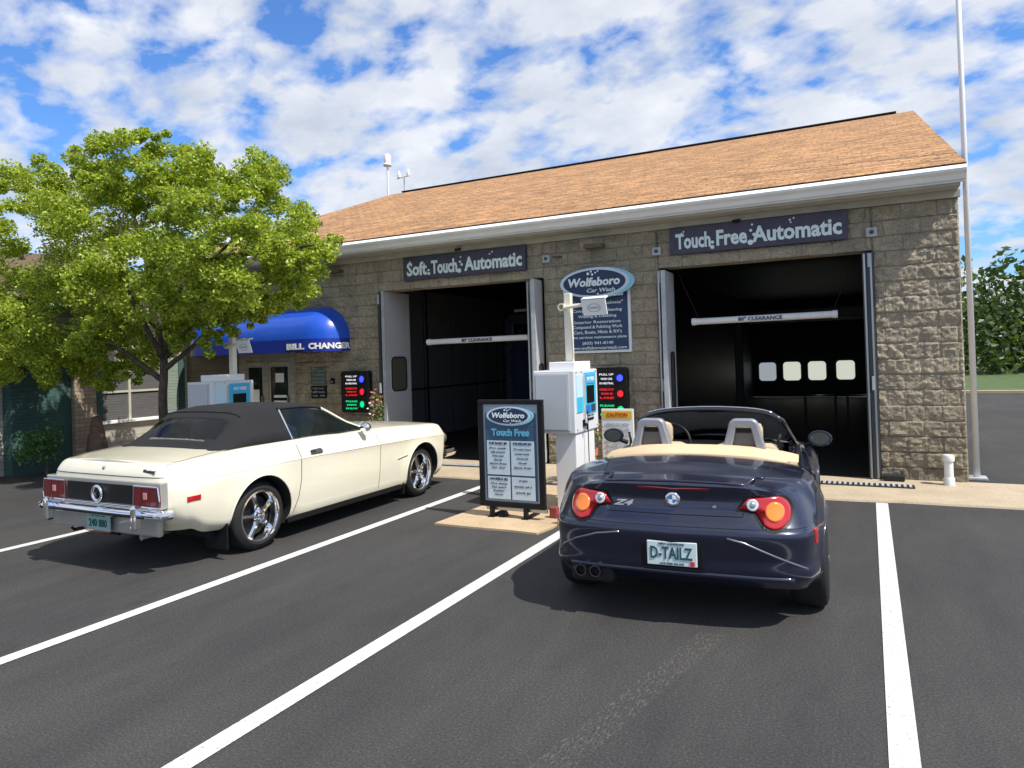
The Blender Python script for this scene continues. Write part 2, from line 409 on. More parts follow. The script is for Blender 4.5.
# ------------------------------------------------------------------ camera
def setup_camera():
    yaw, pit, rol = R(27.301), R(.7725), R(1.7522)
    F = Vector((-math.sin(yaw)*math.cos(pit), math.cos(yaw)*math.cos(pit), math.sin(pit)))
    R0 = Vector((math.cos(yaw), math.sin(yaw), 0)); U0 = R0.cross(F)
    Rt = R0*math.cos(rol) - U0*math.sin(rol); U = Rt.cross(F)
    cd = bpy.data.cameras.new('camera'); co = bpy.data.objects.new('camera', cd); col.objects.link(co)
    mt = Matrix((Rt, U, -F)).transposed().to_4x4(); mt.translation = Vector((0, 0, 1.77)); co.matrix_world = mt
    cd.sensor_fit = 'HORIZONTAL'; cd.sensor_width = 36; cd.lens = 716/1024*36
    cd.shift_x = (512-498.32)/1024; cd.shift_y = (348.15-384)/1024
    cd.clip_start = .05; cd.clip_end = 3000; sc.camera = co
setup_camera()

# ------------------------------------------------------------------ sky, sun
SD = Vector((-1.0, .24, -1.46)).normalized()      # direction the sunlight travels
w = bpy.data.worlds.new('World'); sc.world = w; w.use_nodes = True; nt = w.node_tree; nt.nodes.clear()
class W(NT):
    def __init__(s, t): s.t = t; s.b = None
t = W(nt)
sky = t.n('ShaderNodeTexSky'); sky.sky_type = 'NISHITA'; sky.sun_disc = False
sky.sun_elevation = math.asin(-SD.z); sky.sun_rotation = math.atan2(-SD.x, -SD.y); sky.air_density = 1.2; sky.dust_density = .4; sky.ozone_density = 2.2
bg = t.n('ShaderNodeBackground'); bg.inputs['Strength'].default_value = .15
tc = t.n('ShaderNodeTexCoord'); sp = t.n('ShaderNodeSeparateXYZ'); t.l(tc.outputs['Generated'], sp.inputs[0])
zz = t.math('ADD', t.math('MAXIMUM', sp.outputs[2], 0.0), .34)
cb = t.n('ShaderNodeCombineXYZ'); t.l(t.math('DIVIDE', sp.outputs[0], zz), cb.inputs[0]); t.l(t.math('DIVIDE', sp.outputs[1], zz), cb.inputs[1]); cb.inputs[2].default_value = 3.7
mp = t.n('ShaderNodeMapping'); mp.inputs['Rotation'].default_value = (0, 0, R(35)); mp.inputs['Scale'].default_value = (1.0, 1.2, 1); t.l(cb.outputs[0], mp.inputs['Vector'])
n1 = t.noise(mp.outputs[0], 8.0, 8, .52, .15); n2 = t.noise(mp.outputs[0], 1.6, 4, .5, .2)
den = t.math('ADD', t.math('MULTIPLY', n1, .80), t.math('MULTIPLY', n2, .52))
msk = t.ramp(den, [(.545, (0, 0, 0)), (.60, (.42, .42, .42)), (.70, (.93, .93, .93))])
cl = t.ramp(t.noise(mp.outputs[0], 3.5, 5, .6), [(.3, (2.9, 3.2, 3.7)), (.7, (4.8, 4.85, 5.0))])
sat = t.mix(1.0, sky.outputs[0], (.38, .60, .92), 'MULTIPLY')
t.l(t.mix(msk, sat, cl), bg.inputs['Color'])
out = t.n('ShaderNodeOutputWorld'); t.l(bg.outputs[0], out.inputs[0])
sl = bpy.data.lights.new('sun', 'SUN'); sl.energy = 4.0; sl.angle = R(.53); sl.color = (1, .955, .88)
so = bpy.data.objects.new('sun', sl); col.objects.link(so); so.rotation_euler = SD.to_track_quat('-Z', 'Y').to_euler(); so.location = (10, 0, 15)
sc.view_settings.view_transform = 'Standard'; sc.view_settings.look = 'None'; sc.view_settings.exposure = .47; sc.view_settings.gamma = 1

# ------------------------------------------------------------------ ground
YF = 10.6
g = MB(); g.quad((-400, -300, 0), (400, -300, 0), (400, 600, 0), (-400, 600, 0)); tag(g.build('ground', M['asphalt']), kind='structure')
b = MB()
xs = np.linspace(-13, 14, 60)
front = [9.18 + .05*math.sin(x*1.3) + .02*math.sin(x*5.1) for x in xs]
f0 = [b.bm.verts.new((x, y, .0)) for x, y in zip(xs, front)]; f1 = [b.bm.verts.new((x, y+.012, .02)) for x, y in zip(xs, front)]; f2 = [b.bm.verts.new((x, YF+.0, .045)) for x in xs]; 
for i in range(len(xs)-1):
    b.bm.faces.new((f0[i], f0[i+1], f1[i+1], f1[i])); b.bm.faces.new((f1[i], f1[i+1], f2[i+1], f2[i]))
tag(b.build('pavement_apron', M['apron']), kind='structure')
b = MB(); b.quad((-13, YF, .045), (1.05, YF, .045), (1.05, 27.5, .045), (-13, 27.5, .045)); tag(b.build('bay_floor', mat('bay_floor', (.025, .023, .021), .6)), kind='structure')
# concrete island under the menu board
b = MB()
isl = [(-4.19, 6.50), (-3.7, 6.49), (-3.3, 6.505), (-2.98, 6.48), (-2.93, 6.75), (-2.93, 8.95), (-3.95, 8.95), (-4.12, 8.2), (-4.14, 7.37)]
b.prism([(x, y) for x, y in isl], 2, .001, .022); tag(b.build('concrete_island_pavement', M['island']), kind='structure')
b = MB()
for X, hw, y0, y1 in ((-4.79, .058, -4, 9.12), (-2.775, .062, -4, 9.12), (.08, .060, -4, 9.14), (-7.73, .058, -4, 9.12), (3.2, .06, -4, 9.14)):
    b.quad((X-hw, y0, .005), (X+hw, y0, .005), (X+hw, y1, .005), (X-hw, y1, .005))
tag(b.build('road_markings', M['line']), kind='structure')
b = MB(); b.quad((1.9, 30, .012), (120, 30, .012), (120, 140, .012), (1.9, 140, .012)); tag(b.build('lawn', m_varied('lawn', (.07, .11, .03), .3, 2, .9, .3)), kind='structure')
b = MB(); b.box((1.8, 29.7, 0), (120, 29.9, .13), .02); tag(b.build('kerb', M['apron']), kind='structure')
# trench drains
for (x0, x1, lb) in ((-2.75, .45, 'long black slotted drain grate in the concrete before the touch free bay'), (-7.9, -4.6, 'black slotted drain grate across the soft touch bay entrance')):
    d = thing('drain_grate', (x0, 10.0, .035), lb, 'drain', 'trench drains in the concrete')
    MB().box((x0, 9.98, .028), (x1, 10.20, .046)).build('frame', M['rubber'], d)
    q = MB()
    k = x0+.02
    while k < x1-.03: q.box((k, 9.995, .047), (k+.03, 10.185, .056)); k += .06
    tag(q.build('grate', M['galv'], d), kind=None)

# ------------------------------------------------------------------ car wash building
XL, XR = -13.9, 1.06
B = thing('car_wash_building', (-6, YF, 0), 'long tan split block car wash building with orange brown shingle roof', 'building')
YB = 27.8
bays = [(-7.86, -4.61, 3.04), (-2.74, .09, 3.03)]
_rg = np.random.RandomState(5); _T = _rg.rand(256, 256)
def vnoise(x, z):
    xi = np.floor(x).astype(int); zi = np.floor(z).astype(int); fx = x-xi; fz = z-zi; fx = fx*fx*(3-2*fx); fz = fz*fz*(3-2*fz)
    g = lambda i, j: _T[i % 256, j % 256]
    return (g(xi, zi)*(1-fx)+g(xi+1, zi)*fx)*(1-fz)+(g(xi, zi+1)*(1-fx)+g(xi+1, zi+1)*fx)*fz
def rock(x, z):
    """relief of the split faced blocks: courses 0.2 m high, 0.4 m long, staggered"""
    row = np.floor(z/.2); off = (row % 2)*.2; u = (x+off+100) % .4; v = z % .2
    e = np.minimum(np.minimum(u, .4-u)/.02, np.minimum(v, .2-v)/.02).clip(0, 1)
    bid = np.floor((x+off+100)/.4)*7.3+row*3.1
    h = .34*vnoise(x*5+bid, z*7+bid)+.34*vnoise(x*15+31, z*18+bid)+.32*vnoise(x*31, z*36)
    return (.60+.40*e)*(.004+.052*h*(.6+.7*vnoise(bid, bid*1.7)))
def face_grid(x0, x1, z0, z1, name, m, amp=1.0, st=.018):
    nx = max(2, int((x1-x0)/st)); nz = max(2, int((z1-z0)/st)); xs_ = np.linspace(x0, x1, nx); zs_ = np.linspace(z0, z1, nz)
    X, Z = np.meshgrid(xs_, zs_); D = rock(X, Z)*amp; D[:, 0] = 0; D[:, -1] = 0
    off = wloc(B); V = [(float(x)-off.x, YF-float(d)-off.y, float(z)-off.z) for x, z, d in zip(X.ravel(), Z.ravel(), D.ravel())]
    F = [(j*nx+i, j*nx+i+1, (j+1)*nx+i+1, (j+1)*nx+i) for j in range(nz-1) for i in range(nx-1)]
    n0 = len(V)
    # close the piece: back and sides so it is a real 0.3 m thick wall
    V += [(x-off.x, YF+.3-off.y, z-off.z) for x, z in ((x0, z0), (x1, z0), (x1, z1), (x0, z1))]
    F += [(n0, n0+3, n0+2, n0+1), (0, (nz-1)*nx, n0+3, n0), (nx-1, n0+1, n0+2, nz*nx-1), (0, n0, n0+1, nx-1), ((nz-1)*nx, nz*nx-1, n0+2, n0+3)]
    me = bpy.data.meshes.new(name); me.from_pydata(V, [], F); me.materials.append(m); me.update()
    return link(bpy.data.objects.new(name, me), B)
for x0, x1 in ((XL, bays[0][0]), (bays[0][1], bays[1][0]), (bays[1][1], XR)): face_grid(x0, x1, 0, 3.62, 'wall', M['block'])
b = MB(); b.box((XL, YB, 0), (-7.6, YB+.2, 3.62)); b.box((XR-.2, YF+.301, 0), (XR, YB+.2, 3.62)); b.box((XL, YF+.301, 0), (XL+.2, YB+.2, 3.62)); b.build('wall', M['block'], B)
for x0, x1, zt in bays:
    face_grid(x0, x1, zt, 3.62, 'lintel', M['block'])
# inside skins
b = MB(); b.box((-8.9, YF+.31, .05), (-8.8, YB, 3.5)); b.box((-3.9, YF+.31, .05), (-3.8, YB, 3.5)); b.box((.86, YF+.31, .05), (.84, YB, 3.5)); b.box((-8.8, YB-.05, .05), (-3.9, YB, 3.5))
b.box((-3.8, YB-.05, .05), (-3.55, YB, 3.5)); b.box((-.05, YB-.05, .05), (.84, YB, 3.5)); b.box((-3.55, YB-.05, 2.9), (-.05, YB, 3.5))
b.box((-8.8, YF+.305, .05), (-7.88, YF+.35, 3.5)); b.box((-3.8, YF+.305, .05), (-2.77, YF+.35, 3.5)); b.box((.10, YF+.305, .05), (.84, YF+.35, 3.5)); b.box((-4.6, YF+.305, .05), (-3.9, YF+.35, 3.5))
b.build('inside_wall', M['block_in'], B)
b = MB()
for k in range(9):
    b.box((-8.795, 11.0+k*1.22, .06), (-8.785, 12.17+k*1.22, 3.3), .004)
b.build('wall_panel', mat('bay_panel', (.17, .17, .175), .35), B)
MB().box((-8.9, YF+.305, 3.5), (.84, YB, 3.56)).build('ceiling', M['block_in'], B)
# panels lines inside left bay
b = MB(); b.box((-8.79, 11.4, 1.12), (-8.77, 24, 1.16)); b.box((-8.79, 13.5, .05), (-8.77, 13.56, 3.4)); b.box((-8.79, 17.5, .05), (-8.77, 17.56, 3.4)); b.build('wall_trim', M['black'], B)
# roof
ZE, ZR, YR, YE = 3.95, 7.24, 19.3, 10.2
RX0, RX1 = -13.72, 1.12
b = MB()
YE2 = 2*YR-YE
n = 40
def rooft(x, y, z): return (x, y, z)
A = [b.bm.verts.new(p) for p in ((RX0, YE, ZE), (RX1, YE, ZE), (RX1, YR, ZR), (RX0, YR, ZR), (RX1, YE2, ZE), (RX0, YE2, ZE))]
b.bm.faces.new((A[0], A[1], A[2], A[3])); b.bm.faces.new((A[3], A[2], A[4], A[5]))
roof = b.build('roof', M['shingle'], B)
md = roof.modifiers.new('t', 'SOLIDIFY'); md.thickness = .05; md.offset = -1
MB().box((RX0+.45, YR-.10, ZR-.005), (RX1-.35, YR+.10, ZR+.028)).build('ridge_vent', M['black'], roof)
b = MB(); b.prism([(YE-.02, ZE-.015), (YE-.02, ZE-.05), (YR, ZR-.09), (YR, ZR-.052)], 0, RX0+.01, RX1-.01); 
b.build('roof_edge', M['black'], roof)
# gable walls
b = MB()
for x in (XR-.2, XL+.02):
    b.prism([(YF, 3.62), (YE2-.4, 3.62), (YR, ZR-.14)], 0, x, x+.18)
b.build('gable_wall', M['siding'], B)
# gutter and fascia (stepped profile)
b = MB()
b.prism([(10.15, 3.915), (10.20, 3.915), (10.20, 3.745), (10.16, 3.745), (10.135, 3.80), (10.085, 3.83), (10.075, 3.86)], 0, RX0, RX1-.01)
b.build('gutter', M['white_trim'], B, auto=30)
MB().box((RX0, 10.202, 3.72), (RX1-.02, 10.24, 3.915)).build('fascia', M['white_trim'], B)
MB().box((XL+.05, 10.235, 3.69), (XR-.004, 10.6, 3.719)).build('soffit', M['soffit'], B)
MB().box((XL+.05, 10.53, 3.60), (XR+.02, 10.596, 3.688)).build('frieze_board', M['fascia'], B)
# back overhead doors, right bay one has lit windows
bd = MB(); 
bd.box((-3.55, YB-.09, .05), (-.05, YB-.055, 2.9)); bdo = bd.build('overhead_door', M['block_in'], B)
def rrect(cx, cz, w, h, r, n=6):
    pts = []
    for (sx, sz, a0) in ((1, 1, 0), (-1, 1, 90), (-1, -1, 180), (1, -1, 270)):
        for k in range(n+1):
            a = R(a0+90*k/n); pts.append((cx+sx*(w/2-r)+r*math.cos(a), cz+sz*(h/2-r)+r*math.sin(a)))
    return pts
for i, x in enumerate((-3.28, -2.455, -1.63, -.72)):
    zc = (.965, .97, .972, .98)[i]
    o = MB().prism(rrect(x, zc, .58, .66, .12), 1, YB-.115, YB-.092).build('window', M['frost'], bdo)
    if i == 0: o.data.materials[0] = mat('grey_window', (.5, .55, .6), .5, emit=(.5, .56, .62), estr=.45)

# folding bay doors
def door_panel(name, x, y0, y1, zt, win, th=.05, m='door_panel'):
    """folded leaf standing square to the wall, rounded window in it, seen from the right"""
    d = MB().box((x, y0, .06), (x+th, y1, zt), .004).build(name, M[m], B)
    zc, hh, hw = win; yc = (y0+y1)/2
    q = MB(); ro = rrect(yc, zc, hw+.02, hh+.02, min(.1, hw*.4)); ri = rrect(yc, zc, hw-.03, hh-.03, min(.08, hw*.3)); xx = x+th
    n = len(ro)
    v0 = [q.bm.verts.new((xx+.001, p[0], p[1])) for p in ro]; v1 = [q.bm.verts.new((xx+.016, p[0], p[1])) for p in ro]; v2 = [q.bm.verts.new((xx+.012, p[0], p[1])) for p in ri]; v3 = [q.bm.verts.new((xx+.003, p[0], p[1])) for p in ri]
    for u, w_ in ((v0, v1), (v1, v2), (v2, v3)):
        for i in range(n): q.bm.faces.new((u[i], u[(i+1) % n], w_[(i+1) % n], w_[i]))
    q.build('window_frame', M['rubber'], d)
    q = MB(); q.bm.faces.new([q.bm.verts.new((xx+.003, p[0], p[1])) for p in ri])
    q.build('window', mat('door_window', (.10, .10, .075), .1, spec=.7), d)
    MB().box((x-.01, y0-.03, .06), (x+th+.005, y0-.002, zt)).build('edge', M['galv'], d)
    return d
door_panel('bay_door', -7.80, 10.58, 11.36, 3.035, (1.53, .62, .46))
door_panel('bay_door', -4.70, 10.33, 10.62, 3.0, (1.25, .80, .15))
door_panel('bay_door', -2.66, 10.46, 10.98, 2.98, (1.35, .85, .20), m='kiosk_panel')
b = MB()
for x0, x1, y in ((-7.88, -7.83, 10.54), (-4.79, -4.715, 10.42), (-4.88, -4.82, 10.50), (-2.745, -2.70, 10.50), (-.035, -.005, 10.50), (.01, .10, 10.53)):
    b.box((x0, y, .05), (x1, y+.5, 3.02 if x0 < -4 else 3.0))
b.build('bay_door', M['door_dark'], B)
b = MB()
for x, y in ((-4.865, 10.485), (-4.77, 10.405), (-2.73, 10.485), (-.02, 10.485), (.055, 10.51)):
    b.box((x, y, .06), (x+.022, y+.012, 2.98))
b.build('door_edge', M['steel'], B)
b = MB()
for x in (-7.84, -4.82, -2.72, .03):
    for z in (2.8, 1.2): b.box((x, 10.47, z), (x+.03, 10.50, z+.18), .004)
b.build('door_hinge', M['galv'], B)

# equipment inside bays: wash arch, rails, brushes, hoses
E1 = thing('wash_gantry', (-6.2, 15.5, .05), 'dark wash gantry with rollers standing deep inside the soft touch bay', 'wash machine')
b = MB()
for x in (-7.6, -5.0): b.box((x-.12, 15.3, .05), (x+.12, 15.8, 2.7), .03)
b.box((-7.6, 15.3, 2.55), (-5.0, 15.8, 2.8), .03); b.build('frame', mat('gantry', (.05, .06, .09), .4), E1)
for x in (-7.15, -5.45):
    b = MB(); prof = [(.05, .3)] + [(.28+.05*math.sin(k*2.1), .35+k*.08) for k in range(24)] + [(.05, 2.4)]
    b.lathe(prof, (x, 15.1, .05), 2, 18); b.build('brush', mat('brush', (.02, .03, .09), .9), E1, smooth=True)
E2 = thing('wash_gantry', (-1.3, 19, .05), 'dark wash arch deep inside the touch free bay behind the roadster', 'wash machine')
b = MB()
for x in (-2.9, .3): b.box((x-.1, 18.8, .05), (x+.1, 19.2, 2.6), .03)
b.box((-2.9, 18.8, 2.5), (.3, 19.2, 2.75), .03); b.build('frame', mat('gantry2', (.05, .05, .06), .4), E2)
b = MB(); b.tube([(-2.6, 18.7, 2.45), (.0, 18.7, 2.45)], .04, 10); b.build('spray_bar', M['steel'], E2)
for x0, x1, y, z, lb in ((-1.05, -.55, 14.2, .92, 'short bright rail low inside the touch free bay'), (-.35, .5, 14.0, .93, 'longer steel guide rail by the right door of the touch free bay')):
    e = thing('guide_rail', (x0, y, .05), lb, 'rail', 'steel guide rails in the bay')
    MB().tube([(x0, y, z), (x1, y, z)], .02, 8).build('rail', M['steel'], e, smooth=True); MB().box((x0-.02, y-.02, z-.51), (x0+.02, y+.02, z-.021)).box((x1-.02, y-.02, z-.51), (x1+.02, y+.02, z-.021)).build('post', M['black_matt'], e)
    MB().box((x0-.03, y-.03, .05), (x0+.03, y+.03, z-.5)).box((x1-.03, y-.03, .05), (x1+.03, y+.03, z-.5)).build('post', M['black_matt'], e)
e = thing('hose_reel', (-5.3, 13.6, 2.35), 'dark hose reel and arm hung near the ceiling of the soft touch bay', 'hose reel')
b = MB(); b.tube([(-6.6, 13.6, 2.75), (-5.2, 13.6, 2.8)], .03, 8); b.lathe([(.05, -.1), (.22, -.1), (.22, -.07), (.12, -.06), (.12, .06), (.22, .07), (.22, .1), (.05, .1)], (-5.5, 13.6, 2.5), 1, 24); b.build('reel', M['galv'], e)
b = MB(); b.tube([(-5.5, 13.6, 2.7), (-5.5, 13.6, 3.5)], .02, 6); b.build('hanger', M['galv'], e)

# clearance bars
def clearance_bar(x0, x1, z, txt, lb):
    t_ = thing('clearance_bar', ((x0+x1)/2, 10.9, z), lb, 'clearance bar', 'clearance bars hung in the bay mouths')
    b = MB(); b.tube([(x0, 10.9, z), (x1, 10.9, z+.01)], .048, 14); b.build('bar', M['pvc'], t_, smooth=False, auto=40)
    b = MB(); b.tube([(x0-.005, 10.9, z), (x0+.06, 10.9, z)], .055, 14); b.tube([(x1-.06, 10.9, z+.01), (x1+.005, 10.9, z+.01)], .055, 14); b.build('end_cap', M['white'], t_, auto=40)
    text('lettering', txt, ((x0+x1)/2-.02, 10.848, z+.005), .055, M['ink'], t_, bold=.02, width=.60)
    for s, x in ((-1, x0+.1), (1, x1-.06)):
        MB().tube([(x, 10.9, z+.04), (x+s*.32, 10.92, 3.02)], .006, 5).build('chain', M['black'], t_)
clearance_bar(-2.33, -.36, 2.22, '80" CLEARANCE', 'white round clearance bar hanging in the touch free bay with black lettering')
clearance_bar(-7.05, -4.95, 2.09, '80" CLEARANCE', 'cream clearance bar hanging in the soft touch bay')

# lettered boards over the bays
def board_sign(x0, x1, z0, z1, words, lb, bub):
    t_ = thing('sign_board', ((x0+x1)/2, 10.55, z0), lb, 'sign', 'name boards over the wash bays')
    MB().box((x0, 10.505, z0), (x1, 10.598, z1), .004).build('panel', M['sign_dark'], t_)
    h = z1-z0
    for s, cx, wd in words: text('lettering', s, (cx, 10.501, (z0+z1)/2-.01), h*.56, M['letter'], t_, bold=.032, width=wd, depth=.006)
    b = MB()
    for x, z, r in bub: b.disc((x, 10.495, z), r, r, 1, 16, .009)
    b.build('bubbles', M['letter'], t_)
board_sign(-2.54, -.19, 3.20, 3.59, [('Touch', -2.20, .50), ('Free', -1.66, .42), ('Automatic', -.82, 1.13)], 'grey board lettered Touch Free Automatic over the right bay',
           [(-1.925, 3.33, .022), (-1.93, 3.26, .028), (-1.40, 3.44, .02), (-1.36, 3.38, .022), (-1.41, 3.275, .038), (-1.38, 3.52, .014), (-2.33, 3.52, .012), (-2.36, 3.495, .012), (-2.34, 3.47, .016), (-.89, 3.53, .014), (-.84, 3.55, .012), (-.88, 3.495, .011)])
board_sign(-7.27, -4.88, 3.18, 3.59, [('Soft', -6.98, .42), ('Touch', -6.42, .52), ('Automatic', -5.48, 1.08)], 'grey board lettered Soft Touch Automatic over the left bay',
           [(-6.735, 3.33, .020), (-6.73, 3.27, .026), (-6.10, 3.42, .02), (-6.07, 3.37, .022), (-6.12, 3.27, .038), (-6.09, 3.50, .014), (-7.12, 3.50, .014), (-7.14, 3.46, .014), (-5.53, 3.50, .014), (-5.48, 3.53, .014)])

# big wall sign with oval
S = thing('wall_sign', (-3.7, 10.55, 1.8), 'navy wall sign with white lettering between the two bays', 'sign')
MB().box((-4.25, 10.53, 1.80), (-3.17, 10.58, 2.96), .003).build('frame', M['white'], S)
MB().box((-4.21, 10.522, 1.84), (-3.21, 10.56, 2.93)).build('panel', M['navy'], S)
for s, z, h, wd in (('"Detail is our Business"', 2.57, .050, .84), ('Complete Auto Cleaning', 2.46, .048, .80), ('Waxing & Detailing', 2.37, .042, .62), ('Interior Restoration', 2.28, .045, .74), ('Compound & Polishing Work', 2.205, .050, .80), ('Cars, Boats, Minis & RV\'s', 2.125, .052, .78), ('Paint services maintenance plans', 2.045, .042, .92), ('(603) 941-8140', 1.955, .046, .50), ('www.wolfeborocarwash.com', 1.88, .048, .92)):
    text('lettering', s, (-3.70, 10.519, z), h, M['letter'], S, width=wd, bold=.012, depth=.002)
def oval_logo(parent, cx, y, cz, rx, rz, k=1.0, sub='Car Wash', tail=True):
    """layered oval: pale blue rim, white ring, navy field, lettering, bubbles"""
    b = MB(); b.disc((cx+.05*k, y, cz-.004), rx, rz, 1, 48, .03*k); b.build('rim', M['ltblue'], parent)
    b = MB(); b.disc((cx-.01*k, y-.004*k, cz), rx*.965, rz*.97, 1, 48, .004*k); b.build('ring', mat('pale_ring', (.55, .68, .75), .5), parent)
    b = MB(); b.disc((cx-.01*k, y-.009*k, cz), rx*.87, rz*.82, 1, 48, .005*k); b.build('field', M['navy2'], parent)
    text('lettering', 'Wolfeboro', (cx-.01*k, y-.012*k, cz+.015*k), rz*.55, M['letter'], parent, width=rx*1.45, bold=.035, shear=.15, depth=.002*k)
    text('lettering', sub, (cx+.10*k, y-.012*k, cz-rz*.50), rz*.26, M['letter'], parent, width=rx*.78, bold=.01, shear=.2, depth=.002*k)
    b = MB()
    for dx, dz, r in ((-.10, .14, .022), (-.05, .17, .016), (-.03, .125, .018), (.02, .15, .014), (.06, .17, .012), (.05, -.175, .014)):
        b.disc((cx+dx*k, y-.013*k, cz+dz*k), r*k, r*k, 1, 12, .003*k)
    b.build('bubbles', M['letter'], parent)
Sv = thing('oval_sign', (-3.66, 10.46, 2.63), 'oval navy and pale blue Wolfeboro sign above the navy wall sign', 'sign')
MB().box((-3.9, 10.44, 2.70), (-3.4, 10.521, 3.0)).build('bracket', M['galv'], Sv)
oval_logo(Sv, -3.68, 10.40, 2.875, .575, .235)
text('lettering', 'Complete Detail', (-3.55, 10.397, 2.672), .035, M['letter'], Sv, width=.62, bold=.01, depth=.002)

# LED wait signs
def led_sign(x0, x1, z0, z1, lb):
    t_ = thing('traffic_sign', ((x0+x1)/2, 10.52, z0), lb, 'signal sign', 'lit wash signal boxes beside the bays')
    MB().prism(rrect((x0+x1)/2, (z0+z1)/2, x1-x0, z1-z0, .06), 1, 10.42, 10.58).build('case', M['black'], t_)
    w_, h_ = x1-x0, z1-z0; cx = x0+w_*.40
    def rows(lines, zc, m, dz):
        for i, s in enumerate(lines): text('lettering', s, (cx, 10.417, z0+h_*zc-i*dz), h_*.040, m, t_, width=w_*(.44 if i != 1 else .36), bold=.01, depth=.002)
    rows(['PULL UP', 'WASH CAR', 'IN NEUTRAL'], .87, M['led_white'], h_*.085)
    rows(['PLEASE STOP', 'WASH IN', 'USE'], .58, M['led_red'], h_*.08)
    rows(['PLEASE', 'DRIVE', 'IN SLOW'], .27, M['led_green'], h_*.085)
    for z, m in ((.80, 'led_blue'), (.50, 'led_red'), (.20, 'led_green')):
        b = MB(); b.disc((x0+w_*.82, 10.408, z0+h_*z), w_*.10, w_*.10, 1, 20, .01); b.build('signal_lamp', M[m], t_)
        b = MB(); n = 14
        b.lathe([(w_*.115, 0), (w_*.115, -.05)], (x0+w_*.82, 10.418, z0+h_*z), 1, 20); b.build('hood', M['black'], t_)
led_sign(-3.75, -3.24, .78, 1.57, 'black signal box with glowing blue red and green lamps beside the right bay')
led_sign(-8.67, -8.07, .85, 1.61, 'black signal box with glowing lamps left of the soft touch bay')

# small boxes, flood lamps, camera
for x, z, lb in ((-2.745, 3.28, 'small grey speaker box above left jamb of the right bay'), (.09, 3.26, 'small grey speaker box right of the touch free board'),
                 (-4.53, 3.33, 'small grey square box right of the soft touch board')):
    t_ = thing('speaker_box', (x, 10.55, z-.06), lb, 'speaker', 'small grey boxes on the block wall')
    MB().box((x-.065, 10.52, z-.06), (x+.065, 10.598, z+.06), .008).build('case', M['galv'], t_)
    b = MB(); b.disc((x, 10.512, z), .028, .028, 1, 16, .008); b.build('speaker_cone', M['sign_dark'], t_)
for x, z, lb in ((-3.68, 3.44, 'dark flood lamp under the eave between the bays'), (-8.77, 3.47, 'dark flood lamp under the eave above the blue awning'), (-4.30, 3.33, 'tiny dark hook and eye sensor right of the soft touch board')):
    k = 1 if 'flood' in lb else .35
    t_ = thing('flood_lamp', (x, 10.5, z), lb, 'flood lamp', 'flood lamps under the eave')
    MB().box((x-.15*k, 10.36, z-.035*k), (x+.15*k, 10.52, z+.03*k), .012*k).build('housing', mat('lamp_brown', (.10, .08, .06), .5), t_)
    MB().tube([(x, 10.5, z), (x, 10.6, z+.05*k)], .02*k, 8).build('arm', M['galv'], t_)
for x, z, lb in ((-1.58, 3.585, 'small black camera under the eave above the touch free board'), (-6.12, 3.62, 'small black camera under the eave above the soft touch board')):
    t_ = thing('security_camera', (x, 10.5, z), lb, 'camera', 'small black cameras under the eave')
    MB().tube([(x-.05, 10.45, z), (x+.04, 10.50, z+.015)], .022, 10).build('body', M['black'], t_, auto=40)
    MB().box((x-.01, 10.49, z), (x+.01, 10.53, z+.03)).build('bracket', M['galv'], t_)

# blue awning
A = thing('awning', (-10.6, 10.6, 2.0), 'rounded blue vinyl awning lettered BILL CHANGER over the office doors', 'awning')
ax0, ax1, ay, az0, az1, rend = -12.55, -8.56, 10.0, 2.22, 2.84, .62
b = MB(); n = 10; path = []
# plan outline from left wall, round to front, to right wall
def plan(r):  # r in 0..1 shrinks towards wall/top
    pts = []
    dep = (10.6-ay)*r
    for k in range(9):
        a = R(180-90*k/8); pts.append((ax0+rend+rend*r*math.cos(a), 10.6-dep*math.sin(a)))
    for k in range(1, 12): pts.append((ax0+rend+(ax1-rend-ax0-rend)*k/12, 10.6-dep))
    for k in range(9):
        a = R(90-90*k/8); pts.append((ax1-rend+rend*r*math.cos(a), 10.6-dep*math.sin(a)))
    return pts
rows = []
for k in range(n+1):
    a = R(90*k/n); rr = math.cos(a); z = az0+(az1-az0)*math.sin(a)
    rows.append([b.bm.verts.new((x, y-.002, z)) for x, y in plan(max(rr, .002))])
for i in range(n):
    for j in range(len(rows[0])-1): b.bm.faces.new((rows[i][j], rows[i][j+1], rows[i+1][j+1], rows[i+1][j]))
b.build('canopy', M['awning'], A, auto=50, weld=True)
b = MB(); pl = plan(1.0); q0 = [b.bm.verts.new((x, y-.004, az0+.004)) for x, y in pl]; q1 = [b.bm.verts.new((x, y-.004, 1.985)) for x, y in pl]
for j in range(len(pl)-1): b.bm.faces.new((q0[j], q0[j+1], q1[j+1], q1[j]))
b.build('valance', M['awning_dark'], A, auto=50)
def wrap_on_valance(o):
    xs_ = ax1-rend; dep = 10.6-ay
    for v in o.data.vertices:
        p = v.co + wloc(A)
        if p.x > xs_:
            a, acc = math.pi/2, 0.0
            while acc < p.x-xs_ and a > 0:
                a -= .01; acc += .01*math.hypot(rend*math.sin(a), dep*math.cos(a))
            nx, ny = math.cos(a)/rend, -math.sin(a)/dep; l_ = math.hypot(nx, ny); k = ay-p.y
            q = Vector((xs_+rend*math.cos(a)+nx/l_*k, 10.6-dep*math.sin(a)+ny/l_*k, p.z)); v.co = q - wloc(A)
wrap_on_valance(text('lettering', 'BILL', (-9.36, 9.988, 2.09), .105, M['white'], A, width=.42, bold=.05, depth=.003))
wrap_on_valance(text('lettering', 'CHANGER', (-8.66, 9.988, 2.09), .105, M['white'], A, width=.80, bold=.05, depth=.003))

